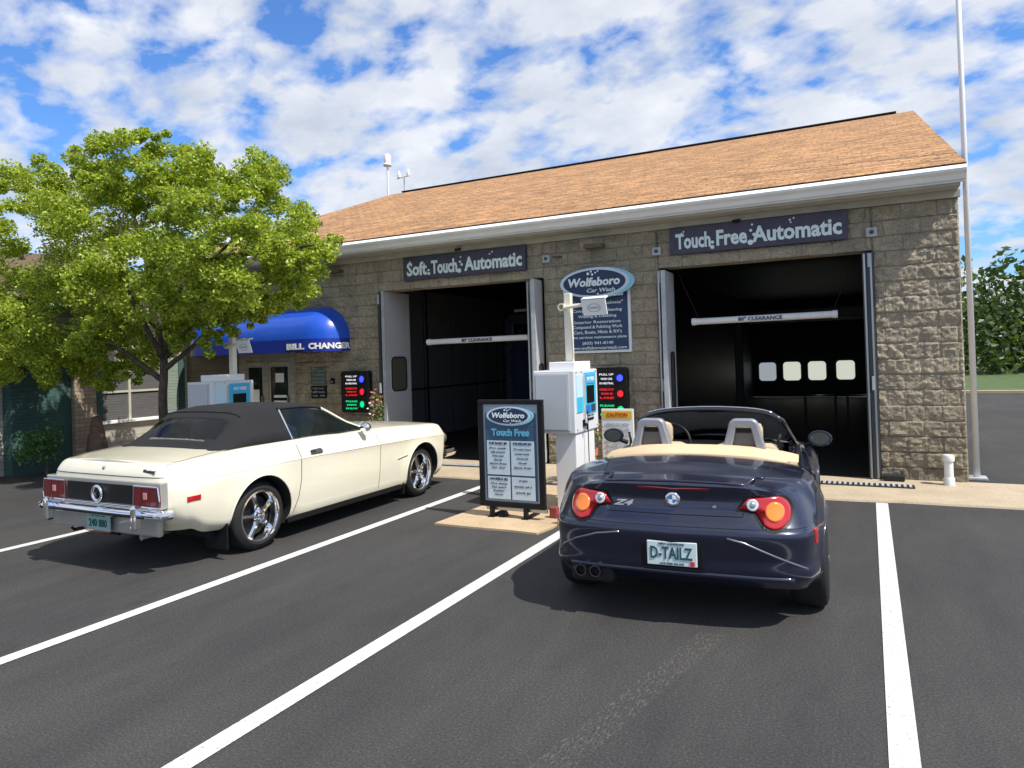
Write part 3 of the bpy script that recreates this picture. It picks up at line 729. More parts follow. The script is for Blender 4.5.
# office doors under the awning (belong to the building)
dr = MB(); dr.box((-11.40, 10.53, .05), (-11.20, 10.598, 2.0)); dr.box((-10.70, 10.53, .05), (-10.60, 10.598, 2.0)); dr.box((-10.02, 10.53, .05), (-9.92, 10.598, 2.0)); dr.box((-11.19, 10.53, 1.88), (-10.71, 10.598, 2.0)); dr.box((-10.59, 10.53, 1.83), (-10.03, 10.598, 2.0))
dfr = dr.build('door_frame', M['siding'], B)
for x0, x1, nm in ((-11.19, -10.71, 'door'), (-10.59, -10.03, 'door')):
    d_ = MB().box((x0, 10.55, .05), (x1, 10.59, 1.82)).build(nm, M['soffit'], B)
    MB().box((x0+.06, 10.535, .25), (x1-.06, 10.549, 1.72)).build('door_window', M['door_glass'], d_)
    MB().box((x1-.05, 10.50, .95), (x1-.025, 10.548, 1.15)).build('handle', M['steel'], d_)
nt_ = thing('notice', (-10.3, 10.53, 1.4), 'white notice sheets on the right glass office door', 'notice', 'notices taped to the office front')
MB().box((-10.40, 10.528, 1.42), (-10.18, 10.533, 1.60)).box((-10.45, 10.528, 1.12), (-10.12, 10.533, 1.17)).box((-10.45, 10.528, 1.02), (-10.12, 10.533, 1.06)).build('paper', M['white_trim'], nt_)
nt_ = thing('notice', (-10.9, 10.53, 1.2), 'tall white notice sheet low on the left office door', 'notice', 'notices taped to the office front')
MB().box((-11.02, 10.528, 1.0), (-10.84, 10.533, 1.28)).build('paper', M['white_trim'], nt_)
nt_ = thing('wall_notice', (-9.3, 10.56, 1.16), 'dark green framed price board on blocks right of the office doors', 'notice board')
MB().box((-9.52, 10.56, 1.36), (-9.14, 10.598, 1.70), .004).build('panel', mat('green_board', (.10, .14, .11), .5), nt_)
MB().box((-9.52, 10.56, 1.10), (-9.14, 10.598, 1.34), .004).build('panel', M['black'], nt_)
for z, s in ((1.62, 'SELF SERVE'), (1.55, 'TOKENS'), (1.48, 'CHANGE'), (1.41, 'VACUUMS'), (1.29, 'OPEN DAILY'), (1.22, 'CAR WASH'), (1.15, '7AM - 9PM')):
    text('lettering', s, (-9.33, 10.556, z), .036, M['board_grey'], nt_, width=.30, bold=.01, depth=.002)
nt_ = thing('bell_box', (-9.0, 10.56, 1.42), 'tiny black box on the blocks beside the green price board', 'box')
MB().box((-9.03, 10.54, 1.37), (-8.94, 10.598, 1.48), .01).build('case', M['black'], nt_)
MB().box((-9.0, 10.535, 1.40), (-8.97, 10.541, 1.43), .002).build('button', M['galv'], nt_)

# ------------------------------------------------------------------ office wing on the left
O = thing('office_wing', (-13.4, 9.5, 0), 'clapboard office wing with brick pier and green shutters behind the tree', 'building')
OX = -12.9
MB().box((OX-.2, 8.46, 0), (OX, 10.59, .80)).box((OX-.2, 8.46, 1.92), (OX, 10.59, 2.95)).box((OX-.2, 10.44, .80), (OX, 10.59, 1.92)).build('wall', M['siding'], O)
MB().box((-12.88, 10.50, 0), (-11.42, 10.596, 2.1)).build('wall', M['shake'], O)
MB().box((OX-.25, 8.04, 0), (OX+.05, 8.455, 1.85), .01).build('brick_pier', M['brick'], O)
MB().box((OX-.3, 7.0, 0), (OX-.05, 8.03, 1.9)).build('door', M['shutter'], O)
MB().box((OX-6, 4.0, 0), (OX-.31, 10.59, 2.95)).build('wall', M['siding'], O)
MB().box((OX-.25, 6.9, 1.9), (OX-.02, 8.455, 2.95)).build('wall', M['siding'], O)
wn = MB().box((OX-.10, 8.46, .80), (OX-.04, 10.43, 1.92)).build('window', M['blind'], O)
MB().box((OX-.03, 8.42, .74), (OX+.09, 10.2, .80), .008).build('sill', M['white_trim'], wn)
b = MB()
for y in (8.47, 9.15, 9.84): b.box((OX-.04, y, .80), (OX-.01, y+.05, 1.92))
b.box((OX-.04, 8.52, 1.32), (OX-.012, 9.83, 1.36)); b.build('window_frame', M['fascia'], wn)
MB().box((OX+.002, 8.47, .82), (OX+.035, 8.58, 1.92)).build('shutter', M['shutter'], O)
MB().box((OX+.002, 9.98, .80), (OX+.035, 10.26, 1.95)).build('shutter', M['pale_shutter'], O)
MB().box((OX+.002, 10.28, .80), (OX+.035, 10.42, 1.95)).build('shutter', M['shutter'], O)
b = MB(); b.quad((OX+.35, 3.7, 2.95), (OX+.35, 10.58, 2.95), (OX-3.2, 10.58, 4.3), (OX-3.2, 3.7, 4.3)); b.quad((OX-3.2, 3.7, 4.3), (OX-3.2, 10.58, 4.3), (OX-6.5, 10.58, 2.95), (OX-6.5, 3.7, 2.95))
o = b.build('roof', mat('brown_shingle', (.12, .075, .05), .9), O); md = o.modifiers.new('t', 'SOLIDIFY'); md.thickness = .06

# rooftop vent and weather vane kit, flag pole
V = thing('roof_mast', (-13.85, 19.3, 7.2), 'thin white mast with round cap on the left end of the ridge', 'antenna')
MB().tube([(-13.86, 19.3, 7.15), (-13.86, 19.3, 8.2)], .035, 8).build('mast', M['white'], V)
b = MB(); b.lathe([(.02, 0), (.14, .02), (.15, .06), (.11, .10), (.12, .34), (.08, .40), (.0, .42)], (-13.86, 19.3, 8.18), 2, 16); b.build('cap', M['white'], V, auto=40)
V = thing('weather_station', (-13.2, 19.3, 7.2), 'small weather station with cups beside the ridge mast', 'weather station')
MB().tube([(-13.22, 19.3, 7.2), (-13.22, 19.3, 7.75)], .02, 6).tube([(-13.5, 19.3, 7.72), (-13.0, 19.3, 7.76)], .015, 6).build('mast', M['galv'], V)
for x in (-13.42, -13.05): 
    b = MB(); b.lathe([(.0, 0), (.05, .01), (.06, .1), (.03, .22), (0, .24)], (x, 19.3, 7.74), 2, 10); b.build('sensor', M['white'], V)
V = thing('flag_pole', (1.20, 11.1, 0), 'tall thin white pole standing beside the right gable of the wash building', 'pole')
MB().tube([(1.20, 11.1, 0), (1.20, 11.1, 9.6)], [.038, .026], 12).build('shaft', M['white'], V, smooth=True)
b = MB(); b.lathe([(0, 0), (.05, .02), (.06, .06), (.05, .1), (0, .12)], (1.20, 11.1, 9.6), 2, 14); b.build('ball', M['steel'], V, smooth=True)
MB().box((1.09, 11.0, 0), (1.31, 11.22, .04), .01).build('base', M['galv'], V)

# PVC stub
V = thing('standpipe', (.83, 10.35, .03), 'short white capped plastic pipe standing at the foot of the block wall', 'pipe')
b = MB(); b.lathe([(.050, 0), (.050, .32)], (.83, 10.35, .03), 2, 20); b.build('pipe', M['pvc'], V, smooth=True)
b = MB(); b.lathe([(.062, .30), (.066, .31), (.066, .36), (.058, .38), (0, .385)], (.83, 10.35, .03), 2, 20); b.build('cap', M['pvc'], V, auto=40)
b = MB(); b.lathe([(.062, 0), (.062, .09), (.052, .11)], (.83, 10.35, .03), 2, 20); b.build('collar', M['pvc'], V, auto=40)

# ------------------------------------------------------------------ pay kiosks
def kiosk(lb):
    K = thing('pay_kiosk', (0, 0, 0), lb, 'pay station', 'pay stations beside the wash lanes')
    # local frame: front-right corner of cabinet at x=0,y=0; -Y face faces camera, +X face carries the screen
    MB().box((-.27, .06, 0), (-.02, .66, .93), .01).build('pedestal', M['white'], K)
    MB().box((-.30, .02, 0), (.0, .70, .03), .004).build('base_plate', M['galv'], K)
    cab = MB().box((-.50, 0, .90), (0, .76, 1.605), .012).build('cabinet', M['kiosk'], K)
    MB().box((-.475, -.012, .93), (-.06, -.002, 1.575), .004).build('access_door', M['kiosk_panel'], cab)
    MB().box((-.46, -.018, .945), (-.075, -.013, 1.56), .002).build('door_face', M['kiosk_panel'], cab)
    MB().box((-.34, .10, 1.606), (-.03, .62, 1.70), .008).build('cap_box', M['white'], K)
    MB().box((.0015, .05, 1.13), (.006, .24, 1.55)).build('poster', mat('poster', (.55, .75, .85), .4), cab)
    MB().box((.0065, .055, 1.13), (.009, .235, 1.30)).build('poster_art', M['cyan'], cab)
    MB().box((.0015, .30, 1.10), (.008, .68, 1.57)).build('control_panel', M['cyan'], cab)
    MB().box((.0085, .34, 1.44), (.014, .64, 1.55), .003).build('logo_panel', mat('panel_blue', (.08, .42, .70), .4), cab)
    MB().box((.009, .36, 1.22), (.016, .60, 1.42), .003).build('screen', M['black'], cab)
    MB().box((.009, .50, 1.12), (.018, .62, 1.20), .003).build('card_reader', M['ink'], cab)
    MB().box((.0085, .33, 1.11), (.0145, .47, 1.20), .003).build('coin_panel', M['blue_print'], cab)
    MB().tube([(.02, .27, .93), (.02, .27, 1.55)], .008, 6).build('hinge_rod', M['galv'], cab)
    b = MB(); b.box((.002, .22, .97), (.02, .30, 1.04), .004); b.tube([(.03, .25, 1.0), (.05, .25, .96), (.04, .26, .93)], .012, 6); b.build('lock', M['black'], cab)
    for yy, zz_ in ((.06, 1.58), (.22, 1.58), (.06, .94), (.70, 1.58), (.70, .94)):
        MB().lathe([(0, .006), (.010, .004), (.010, 0)], (.0015, yy, zz_), 0, 10).build('screw', M['steel'], cab)
    text('lettering', 'PAY HERE', (.0155, .49, 1.495), .045, M['white'], cab, face='+X', width=.24, bold=.03, depth=.001)
    text('lettering', 'INSERT BILLS', (.0085, .49, 1.075), .022, M['ink'], cab, face='+X', width=.20, bold=.01, depth=.001)
    MB().box((.002, .40, 1.02), (.010, .58, 1.045), .002).build('bill_slot', M['black'], cab)
    MB().tube([(.035, .30, .35), (.035, .30, 1.14)], .006, 5).build('cable', M['black'], K)
    MB().box((-.245, .38, 1.70), (-.165, .46, 2.50), .006).build('pole', M['cream_metal'], K)
    b = MB(); b.tube([(-.24, .36, 2.33), (.10, .32, 2.36)], .022, 8); b.lathe([(.03, -.02), (.045, -.02), (.045, .02), (.03, .02)], (-.27, .37, 2.34), 1, 14); b.build('arm', M['cream_metal'], K)
    mt = Matrix.Translation((.16, .30, 2.32)) @ Matrix.Rotation(R(-6), 4, 'Z') @ Matrix.Rotation(R(18), 4, 'X')
    pl = MB().box((-.15, -.02, -.10), (.15, .0, .10), .006, mt).box((-.15, -.02, .085), (.15, .07, .10), 0, mt).build('mirror_plate', M['white'], K)
    b = MB(local=True)
    ring = []
    for k in range(28):
        a = 2*math.pi*k/28; ring.append([mt @ Vector((r_*math.cos(a), -.0235, r_*.6*math.sin(a)-.01)) for r_ in (.082, .072)])
    for k in range(28): b.bm.faces.new([b.bm.verts.new(p) for p in (ring[k][0], ring[(k+1) % 28][0], ring[(k+1) % 28][1], ring[k][1])])
    b.build('printed_ring', M['board_grey'], pl)
    b = MB(local=True)
    for i in range(5):
        x = -.045+i*.0225
        b.bm.faces.new([b.bm.verts.new(mt @ Vector(p)) for p in ((x-.008, -.0235, -.02), (x+.008, -.0235, -.02), (x+.008, -.0235, .0), (x-.008, -.0235, .0))])
    b.build('printing', M['board_grey'], pl)
    return K
K1 = kiosk('white pay station on a pedestal between menu board and blue roadster')
K1.location = (-2.90, 7.42, 0)
K2 = copy_tree(K1); K2.location = (-8.10, 7.0, -.05); K2['label'] = 'white pay station between the tree and the cream convertible'
for ch in K2.children:
    if ch.name.startswith(('pole', 'arm', 'mirror_plate')): ch.location.z -= .22; ch.location.y += .15

# ------------------------------------------------------------------ menu board
T = thing('menu_board', (-3.5, 7.0, 0), 'tall framed Touch Free price board standing on two short legs', 'sign')
x0, x1, z0, z1, yb = -3.885, -3.10, .135, 1.31, 6.97
lean = .0
MB().box((x0, yb, z0), (x1, yb+.06, z0+.06), .008).box((x0, yb, z1-.05), (x1, yb+.06, z1), .008).box((x0, yb, z0+.061), (x0+.06, yb+.06, z1-.051), .008).box((x1-.06, yb, z0+.061), (x1, yb+.06, z1-.051), .008).build('frame', M['black'], T)
pn = MB().box((x0+.061, yb+.02, z0+.061), (x1-.061, yb+.05, z1-.051)).build('panel', M['board_grey'], T)
MB().box((x0+.085, yb+.014, z0+.085), (x1-.085, yb+.019, z1-.30)).build('panel', M['board_blue'], T)
MB().box((x0+.085, yb+.014, z1-.298), (x1-.085, yb+.019, z1-.15)).build('panel', M['board_blue'], T)
oval_logo(T, -3.50, yb-.0, 1.135, .275, .105, .45)
text('lettering', 'Touch Free', (-3.49, yb+.008, .955), .075, M['teal_text'], T, width=.46, bold=.05, depth=.003)
cells = [(-3.78, -3.505, .49, .86), (-3.485, -3.21, .49, .86), (-3.78, -3.505, .225, .47), (-3.485, -3.21, .225, .47)]
txt = [['THE BASIC $8', 'Pre soak', 'High pressure', 'Foam wash', 'Clear rinse', 'Spot free', 'Air dry'], ['THE DELUXE $10', 'Tri color foam', 'Under body', 'Two pass wash', 'Wax coat', 'Spot free'], ['WHEELS $2', 'Tire shine', 'Rain guard', 'Sealer', 'Hot wax'], ['WASH', 'BOOK OF 5', 'SAVE $5']]
for (a, c_, zb, zt), tx in zip(cells, txt):
    pp = MB().box((a, yb+.005, zb), (c_, yb+.013, zt), .001).build('price_card', M['paper'], T)
    n = len(tx)
    for i, s in enumerate(tx):
        if i == 0 and len(tx) > 3: text('lettering', s, ((a+c_)/2, yb+.003, zt-.025), .026, M['ink'], pp, width=.22, bold=.03, depth=.0015)
        else: text('lettering', s, ((a+c_)/2, yb+.003, zt-.035-i*((zt-zb)*.80/n)), .017, M['ink'], pp, width=.10+.035*((i*7) % 4), bold=.01, depth=.0015)
for x in (-3.745, -3.335):
    MB().box((x-.022, yb+.0, .018), (x+.022, yb+.05, z0-.001), .004).build('leg', M['black'], T)
    MB().box((x-.04, yb-.02, .022), (x+.04, yb+.30, .034), .003).build('foot', M['black'], T)
MB().box((x0+.05, yb+.055, .09), (x1+.0, yb+.09, .14), .004).build('rail', M['steel'], T)
# brick-red block at the board foot
V = thing('rubble_block', (-3.04, 7.05, .02), 'small dark red block lying against the menu board foot', 'block')
MB().box((-3.12, 7.12, .023), (-3.03, 7.2, .14), .012).build('body', mat('red_block', (.25, .05, .04), .8), V)
V = thing('wheel_chock', (-3.6, 7.02, .02), 'small black chock on the concrete under the menu board', 'chock')
MB().prism([(6.98, .023), (7.10, .023), (7.06, .075), (7.01, .075)], 0, -3.66, -3.59).build('body', M['black'], V)

# ------------------------------------------------------------------ caution sign stand and flower pots
V = thing('caution_sign', (-3.05, 9.7, 0), 'white sign with a yellow caution header leaning below the right signal box', 'sign')
MB().box((-3.36, 9.60, .30), (-2.90, 9.63, 1.01), .004).build('panel', M['white_trim'], V)
MB().box((-3.34, 9.594, .875), (-2.92, 9.599, .98)).build('header', M['yellow'], V)
text('lettering', 'CAUTION', (-3.13, 9.591, .93), .055, M['red'], V, width=.30, bold=.03, depth=.002)
for i, s in enumerate(('VEHICLES WITH', 'TRAILER HITCHES', 'OR BIKE RACKS', 'NOT ALLOWED', 'IN THE WASH', 'THANK YOU')):
    text('lettering', s, (-3.13, 9.594, .80-i*.075), .035, M['board_grey'], V, width=.34, bold=.01, depth=.002)
MB().box((-3.30, 9.64, .03), (-3.26, 9.68, 1.0)).box((-3.0, 9.64, .03), (-2.96, 9.68, 1.0)).build('post', M['galv'], V)
def leaves(b, cen, rad, n, size, flat=.0, rng=random, seeded=None):
    for _ in range(n):
        u = Vector((rng.gauss(0, 1), rng.gauss(0, 1), rng.gauss(0, 1))).normalized() * (rng.random()**.45)
        p = Vector(cen) + Vector((u.x*rad[0], u.y*rad[1], u.z*rad[2]))
        d = Vector((rng.uniform(-1, 1), rng.uniform(-1, 1), rng.uniform(-1, .5))).normalized()
        nn = Vector((rng.gauss(0, 1), rng.gauss(0, 1), rng.gauss(.5, 1))); s_ = d.cross(nn).normalized(); s = size*rng.uniform(.7, 1.35)
        up = d.cross(s_)
        a, c_, e_, f_ = p-d*s*.5, p+s_*s*.30+up*s*.06, p+d*s*.5, p-s_*s*.30+up*s*.06
        vs = [b.bm.verts.new(q) for q in (a, c_, e_, f_)]
        b.bm.faces.new((vs[0], vs[1], vs[2])); b.bm.faces.new((vs[0], vs[2], vs[3]))
def flower_pot(x, y, z0, r, h, lb, tall=.34):
    P = thing('flower_pot', (x, y, z0), lb, 'plant', 'potted flowers by the wash')
    b = MB(); b.lathe([(0, 0), (r*.72, 0), (r*.95, h*.8), (r*1.05, h*.8), (r*1.08, h), (r*.95, h), (r*.92, h*.9), (0, h*.9)], (x, y, z0), 2, 24); b.build('pot', M['terracotta'], P, auto=40)
    b = MB(); leaves(b, (x, y, z0+h+tall*.45), (r*1.5, r*1.5, tall*.6), 420, .05); b.build('foliage', M['leaf2'], P)
    b = MB(); leaves(b, (x+.02, y-.02, z0+h+tall*.6), (r*1.6, r*1.6, tall*.65), 120, .045); b.build('flowers', M['petal'], P)
    b = MB(); leaves(b, (x-.02, y-.04, z0+h+tall*.4), (r*1.5, r*1.5, tall*.6), 90, .04); b.build('flowers', M['white_trim'], P)
    return P
flower_pot(-3.50, 9.3, .03, .16, .46, 'tall terracotta pot of mixed flowers beside the white pay station pedestal', .42)
flower_pot(-7.74, 10.25, .04, .09, .55, 'small pot of pink flowers at the left jamb of the soft touch bay', .62)
V = thing('stone_edging', (-8.4, 10.3, .05), 'low pale stone planter under the left signal box', 'planter')
MB().box((-8.9, 10.15, .04), (-8.12, 10.55, .62), .02).build('body', M['brick'], V)
V = thing('rubber_stop', (.17, 10.42, .05), 'black rubber block on the concrete right of the bay', 'block')
MB().box((.12, 10.40, .047), (.36, 10.56, .12), .012).build('body', M['rubber'], V)

# ------------------------------------------------------------------ the tree
def limb(b, pts, rs, n=9):
    # resample with wobble
    P = [Vector(p) for p in pts]; out = []; ro = []
    for i in range(len(P)-1):
        for k in range(5):
            f = k/5; q = P[i].lerp(P[i+1], f)
            if i+k: q = q + Vector((random.uniform(-1, 1), random.uniform(-1, 1), 0))*rs[i]*.18
            out.append(q); ro.append(rs[i]+(rs[i+1]-rs[i])*f)
    out.append(P[-1]); ro.append(rs[-1]); b.tube(out, ro, n)
TY = 7.2
TR = thing('leafy_tree', (-9.4, TY, 0), 'bright green leafy tree beside the cream convertible', 'tree')
b = MB()
limb(b, [(-9.42, TY, 0), (-9.38, TY, .6), (-9.36, TY, 1.3), (-9.34, TY, 1.9)], [.11, .072, .063, .058], 12)
br = [[(-9.34, TY, 1.85), (-9.55, TY-.1, 2.6), (-9.8, TY, 3.6), (-9.9, TY, 4.7)], [(-9.34, TY, 1.75), (-8.9, TY+.1, 2.05), (-8.2, TY, 2.55), (-7.3, TY-.1, 3.0)],
      [(-9.36, TY, 1.95), (-9.0, TY-.2, 3.0), (-8.2, TY, 3.7), (-7.8, TY, 4.6)], [(-9.36, TY, 1.9), (-9.9, TY+.2, 2.4), (-10.8, TY, 3.0), (-11.5, TY, 3.9)],
      [(-9.4, TY, 1.6), (-9.9, TY-.3, 2.05), (-10.6, TY-.5, 2.3), (-11.6, TY-.4, 2.5)], [(-9.34, TY, 1.9), (-9.2, TY+.6, 2.8), (-9.0, TY+1.1, 3.5), (-9.0, TY+1.2, 4.2)],
      [(-9.34, TY, 1.9), (-9.3, TY-.7, 2.7), (-9.2, TY-1.2, 3.4), (-9.2, TY-1.2, 4.0)], [(-9.8, TY, 3.2), (-10.6, TY, 4.0), (-11.0, TY, 4.8)], [(-8.6, TY, 3.4), (-7.6, TY+.1, 3.4), (-6.7, TY, 3.4)]]
for l_ in br: limb(b, [(p_[0], p_[1]+.25*max(0, p_[2]-1.9), p_[2]) for p_ in l_], [.046, .032, .021, .009][:len(l_)] if len(l_) == 4 else [.045, .03, .015], 7)
b.build('trunk', M['bark'], TR, smooth=True)
blobs = [(-10.99, 4.72, .50), (-11.54, 3.95, .63), (-10.8, 2.88, .72), (-9.55, 4.88, .50), (-9.75, 4.35, .45), (-10.04, 3.85, .66), (-9.38, 2.88, .62), (-11.47, 2.3, .55), (-10.34, 2.15, .42), (-7.78, 4.45, .48), (-7.45, 3.83, .55), (-7.81, 3.18, .58), (-6.86, 3.40, .44), (-6.55, 3.05, .28), (-8.53, 2.66, .50), (-7.05, 2.84, .42), (-7.83, 2.62, .36), (-11.9, 4.8, .45), (-12.66, 3.68, .70), (-12.41, 2.65, .62), (-12.92, 4.6, .48), (-7.30, 4.22, .32), (-9.52, 5.2, .30), (-11.1, 5.1, .26), (-8.15, 3.75, .45), (-8.1, 2.35, .22), (-10.0, 1.75, .22), (-7.4, 2.45, .2), (-9.0, 3.3, .5), (-10.3, 4.75, .4), (-8.7, 4.4, .36), (-11.2, 1.95, .42), (-12.1, 1.9, .45), (-10.7, 1.65, .28), (-12.9, 2.2, .5), (-8.9, 2.25, .28), (-8.35, 2.15, .2), (-7.45, 2.55, .28), (-9.9, 2.45, .4), (-10.3, 3.1, .5), (-6.75, 2.75, .25)]
b = MB(); rng = random.Random(11)
for (x, z, r_) in blobs:
    for dy in ((-.9, .75), (0, 1.0), (.95, .75)):
        if r_ < .34 and dy[0] != 0: continue
        for q in range(9):
            u = Vector((rng.gauss(0, 1), rng.gauss(0, 1), rng.gauss(0, 1))).normalized()*rng.uniform(.35, 1.0)*r_*dy[1]
            rr = r_*rng.uniform(.26, .46)
            n = int(820*rr*rr*rr/.02) if rr > .2 else 60
            leaves(b, (x+u.x, TY+dy[0]*r_*1.6+u.y, z+u.z), (rr, rr, rr*.75), int(90+720*rr), .053, rng=rng)
b.build('crown', M['leaf'], TR)

# smaller stump-like trunk and shrubs near the office
V = thing('old_tree_trunk', (-11.9, 7.9, 0), 'reddish brown tapering old trunk in front of the brick pier', 'tree')
b = MB(); limb(b, [(-12.0, 7.9, 0), (-12.0, 7.9, .5), (-12.05, 7.9, .95)], [.22, .16, .07], 10); b.build('trunk', M['trunk_red'], V, smooth=True)
V = thing('shrub', (-12.3, 7.2, 0), 'dark green shrub by the green door at the left edge', 'shrub')
b = MB(); 
for k in range(6): leaves(b, (-12.3+random.uniform(-.2, .2), 7.2+random.uniform(-.3, .3), .35+random.uniform(-.1, .35)), (.28, .28, .28), 150, .06)
b.build('foliage', M['leaf2'], V)
b = MB(); limb(b, [(-12.3, 7.2, 0), (-12.28, 7.2, .5)], [.03, .01], 6); b.build('stem', M['bark'], V)

# distant planting to the right and behind, seen only at the margins and in reflections
b = MB(); rng = random.Random(3)
for k in range(80):
    x = 4 + k*.85 + rng.uniform(-.6, .6); y = 52 + rng.uniform(-4, 5); h = rng.uniform(4, 8.5)
    leaves(b, (x, y, h*.42), (2.2, 1.8, h*.52), 620, .42, rng=rng)
tag(b.build('treeline', M['far_leaf']), 'distant dark green row of trees beyond the building', 'trees', kind='stuff')

exec_cars = True
# ================================================================== CARS
def pchip(xk, yk, xq):
    xk = np.asarray(xk, float); yk = np.asarray(yk, float); xq = np.asarray(xq, float)
    h = np.diff(xk); dl = np.diff(yk)/h; n = len(xk); d = np.zeros(n)
    for i in range(1, n-1):
        if dl[i-1]*dl[i] > 0:
            w1 = 2*h[i]+h[i-1]; w2 = h[i]+2*h[i-1]; d[i] = (w1+w2)/(w1/dl[i-1]+w2/dl[i])
    d[0] = dl[0]; d[-1] = dl[-1]
    i = np.clip(np.searchsorted(xk, xq)-1, 0, n-2); s = (xq-xk[i])/h[i]
    return (2*s**3-3*s**2+1)*yk[i] + (s**3-2*s**2+s)*h[i]*d[i] + (-2*s**3+3*s**2)*yk[i+1] + (s**3-s**2)*h[i]*d[i+1]
def crom(xk, P, xq):
    """non monotone smooth spline through points"""
    xk = np.asarray(xk, float); P = np.asarray(P, float); n = len(xk); d = np.zeros_like(P)
    for i in range(n):
        if 0 < i < n-1:
            a = (P[i]-P[i-1])/(xk[i]-xk[i-1]); c_ = (P[i+1]-P[i])/(xk[i+1]-xk[i]); h0 = xk[i]-xk[i-1]; h1 = xk[i+1]-xk[i]
            d[i] = (a*h1+c_*h0)/(h0+h1)
    d[0] = (P[1]-P[0])/(xk[1]-xk[0]); d[-1] = (P[-1]-P[-2])/(xk[-1]-xk[-2])
    i = np.clip(np.searchsorted(xk, xq)-1, 0, n-2); h = (xk[i+1]-xk[i])[:, None]; s = ((xq-xk[i])/(xk[i+1]-xk[i]))[:, None]
    return (2*s**3-3*s**2+1)*P[i] + (s**3-2*s**2+s)*h*d[i] + (-2*s**3+3*s**2)*P[i+1] + (s**3-s**2)*h*d[i+1]

class Car:
    """body skin: stack of plan contours (rear centre > side > front centre) plus a crowned top"""
    def __init__(s, levels, sk, sharp, centre, ns, nt):
        # levels: list of [ (x,y,z)... ] bottom to top, same count; sk: parameter at each control station
        s.q = np.linspace(sk[0], sk[-1], ns)
        C = []
        for L in levels:
            L = np.array(L, float); C.append(np.stack([pchip(sk, L[:, k], s.q) for k in range(3)], 1))
        C = np.array(C)                                   # levels x ns x 3
        rows = []
        segs = [0]+sharp+[len(levels)-1]
        for a, c_ in zip(segs[:-1], segs[1:]):
            for i in range(a, c_):
                for k in range(nt):
                    f = k/nt
                    if c_-a == 1: rows.append(C[i]*(1-f)+C[i+1]*f)
                    else:
                        idx = np.arange(a, c_+1); p0 = C[i]; p1 = C[i+1]
                        m0 = (C[i+1]-C[i-1])*.5 if i-1 >= a else (C[i+1]-C[i]); m1 = (C[i+2]-C[i])*.5 if i+2 <= c_ else (C[i+1]-C[i])
                        rows.append((2*f**3-3*f**2+1)*p0+(f**3-2*f**2+f)*m0+(-2*f**3+3*f**2)*p1+(f**3-f**2)*m1)
        rows.append(C[-1]); s.skin = np.array(rows)       # T x ns x 3
        top = s.skin[-1]; cy, cz, crown = centre
        nw = 16; T = []
        for k in range(1, nw+1):
            f = k/nw; yc = top[:, 1]; zc = pchip(cy, cz, np.clip(yc, cy[0], cy[-1]))
            g = 1-(1-f)**crown
            T.append(np.stack([top[:, 0]*(1-f), yc, top[:, 2]+(zc-top[:, 2])*g], 1))
        s.grid = np.concatenate([s.skin, np.array(T)], 0); s.nskin = len(s.skin)
    def mesh(s, side_cut=None, top_cut=None, arches=(), flare=.02, flr=.10):
        """returns builder for both halves; arches: (y, z, r)"""
        G = s.grid.copy(); nT, nS = G.shape[:2]
        for (ay_, az_, ar) in arches:
            dy = G[:s.nskin, :, 1]-ay_; dz = G[:s.nskin, :, 2]-az_; r_ = np.sqrt(dy**2+dz**2)
            ok = (G[:s.nskin, :, 0] > .45)
            G[:s.nskin, :, 0] += np.where(ok, flare*np.exp(-((np.maximum(r_-ar, 0))/flr)**2)*np.clip((G[:s.nskin, :, 1]-.30)/.25, 0, 1), 0)
        b = MB(local=True)
        rims = []
        for sx in (1, -1):
            V = [[b.bm.verts.new((sx*p[0], p[1], p[2])) for p in row] for row in G]
            for i in range(nT-1):
                for j in range(nS-1):
                    c_ = (G[i, j]+G[i+1, j]+G[i, j+1]+G[i+1, j+1])/4
                    if i < s.nskin-1:
                        if any((c_[1]-a[0])**2+(c_[2]-a[1])**2 < a[2]**2 and c_[0] > .45 for a in arches): continue
                        if side_cut and side_cut(c_): continue
                    elif top_cut and top_cut(c_): continue
                    b.bm.faces.new((V[i][j], V[i][j+1], V[i+1][j+1], V[i+1][j]))
            # snap the arch rims to true circles
            for v in [v for row in V[:s.nskin] for v in row]:
                if not v.link_faces or not v.is_boundary or abs(v.co.x) < .45: continue
                for a in arches:
                    d = math.hypot(v.co.y-a[0], v.co.z-a[1])
                    if d < a[2]+.06 and (v.co.z > .19):
                        k = a[2]/d; v.co.y = a[0]+(v.co.y-a[0])*k; v.co.z = a[1]+(v.co.z-a[1])*k
        for v in [v for v in b.bm.verts if not v.link_faces]: b.bm.verts.remove(v)
        bmesh.ops.remove_doubles(b.bm, verts=b.bm.verts, dist=.0008)
        return b
def bvh_of(o):
    return BVHTree.FromPolygons([v.co for v in o.data.vertices], [tuple(p.vertices) for p in o.data.polygons])
def hit(bv, o, d, off=.0):
    h = bv.ray_cast(Vector(o), Vector(d))
    if h[0] is None: return None
    return h[0] - Vector(d).normalized()*off
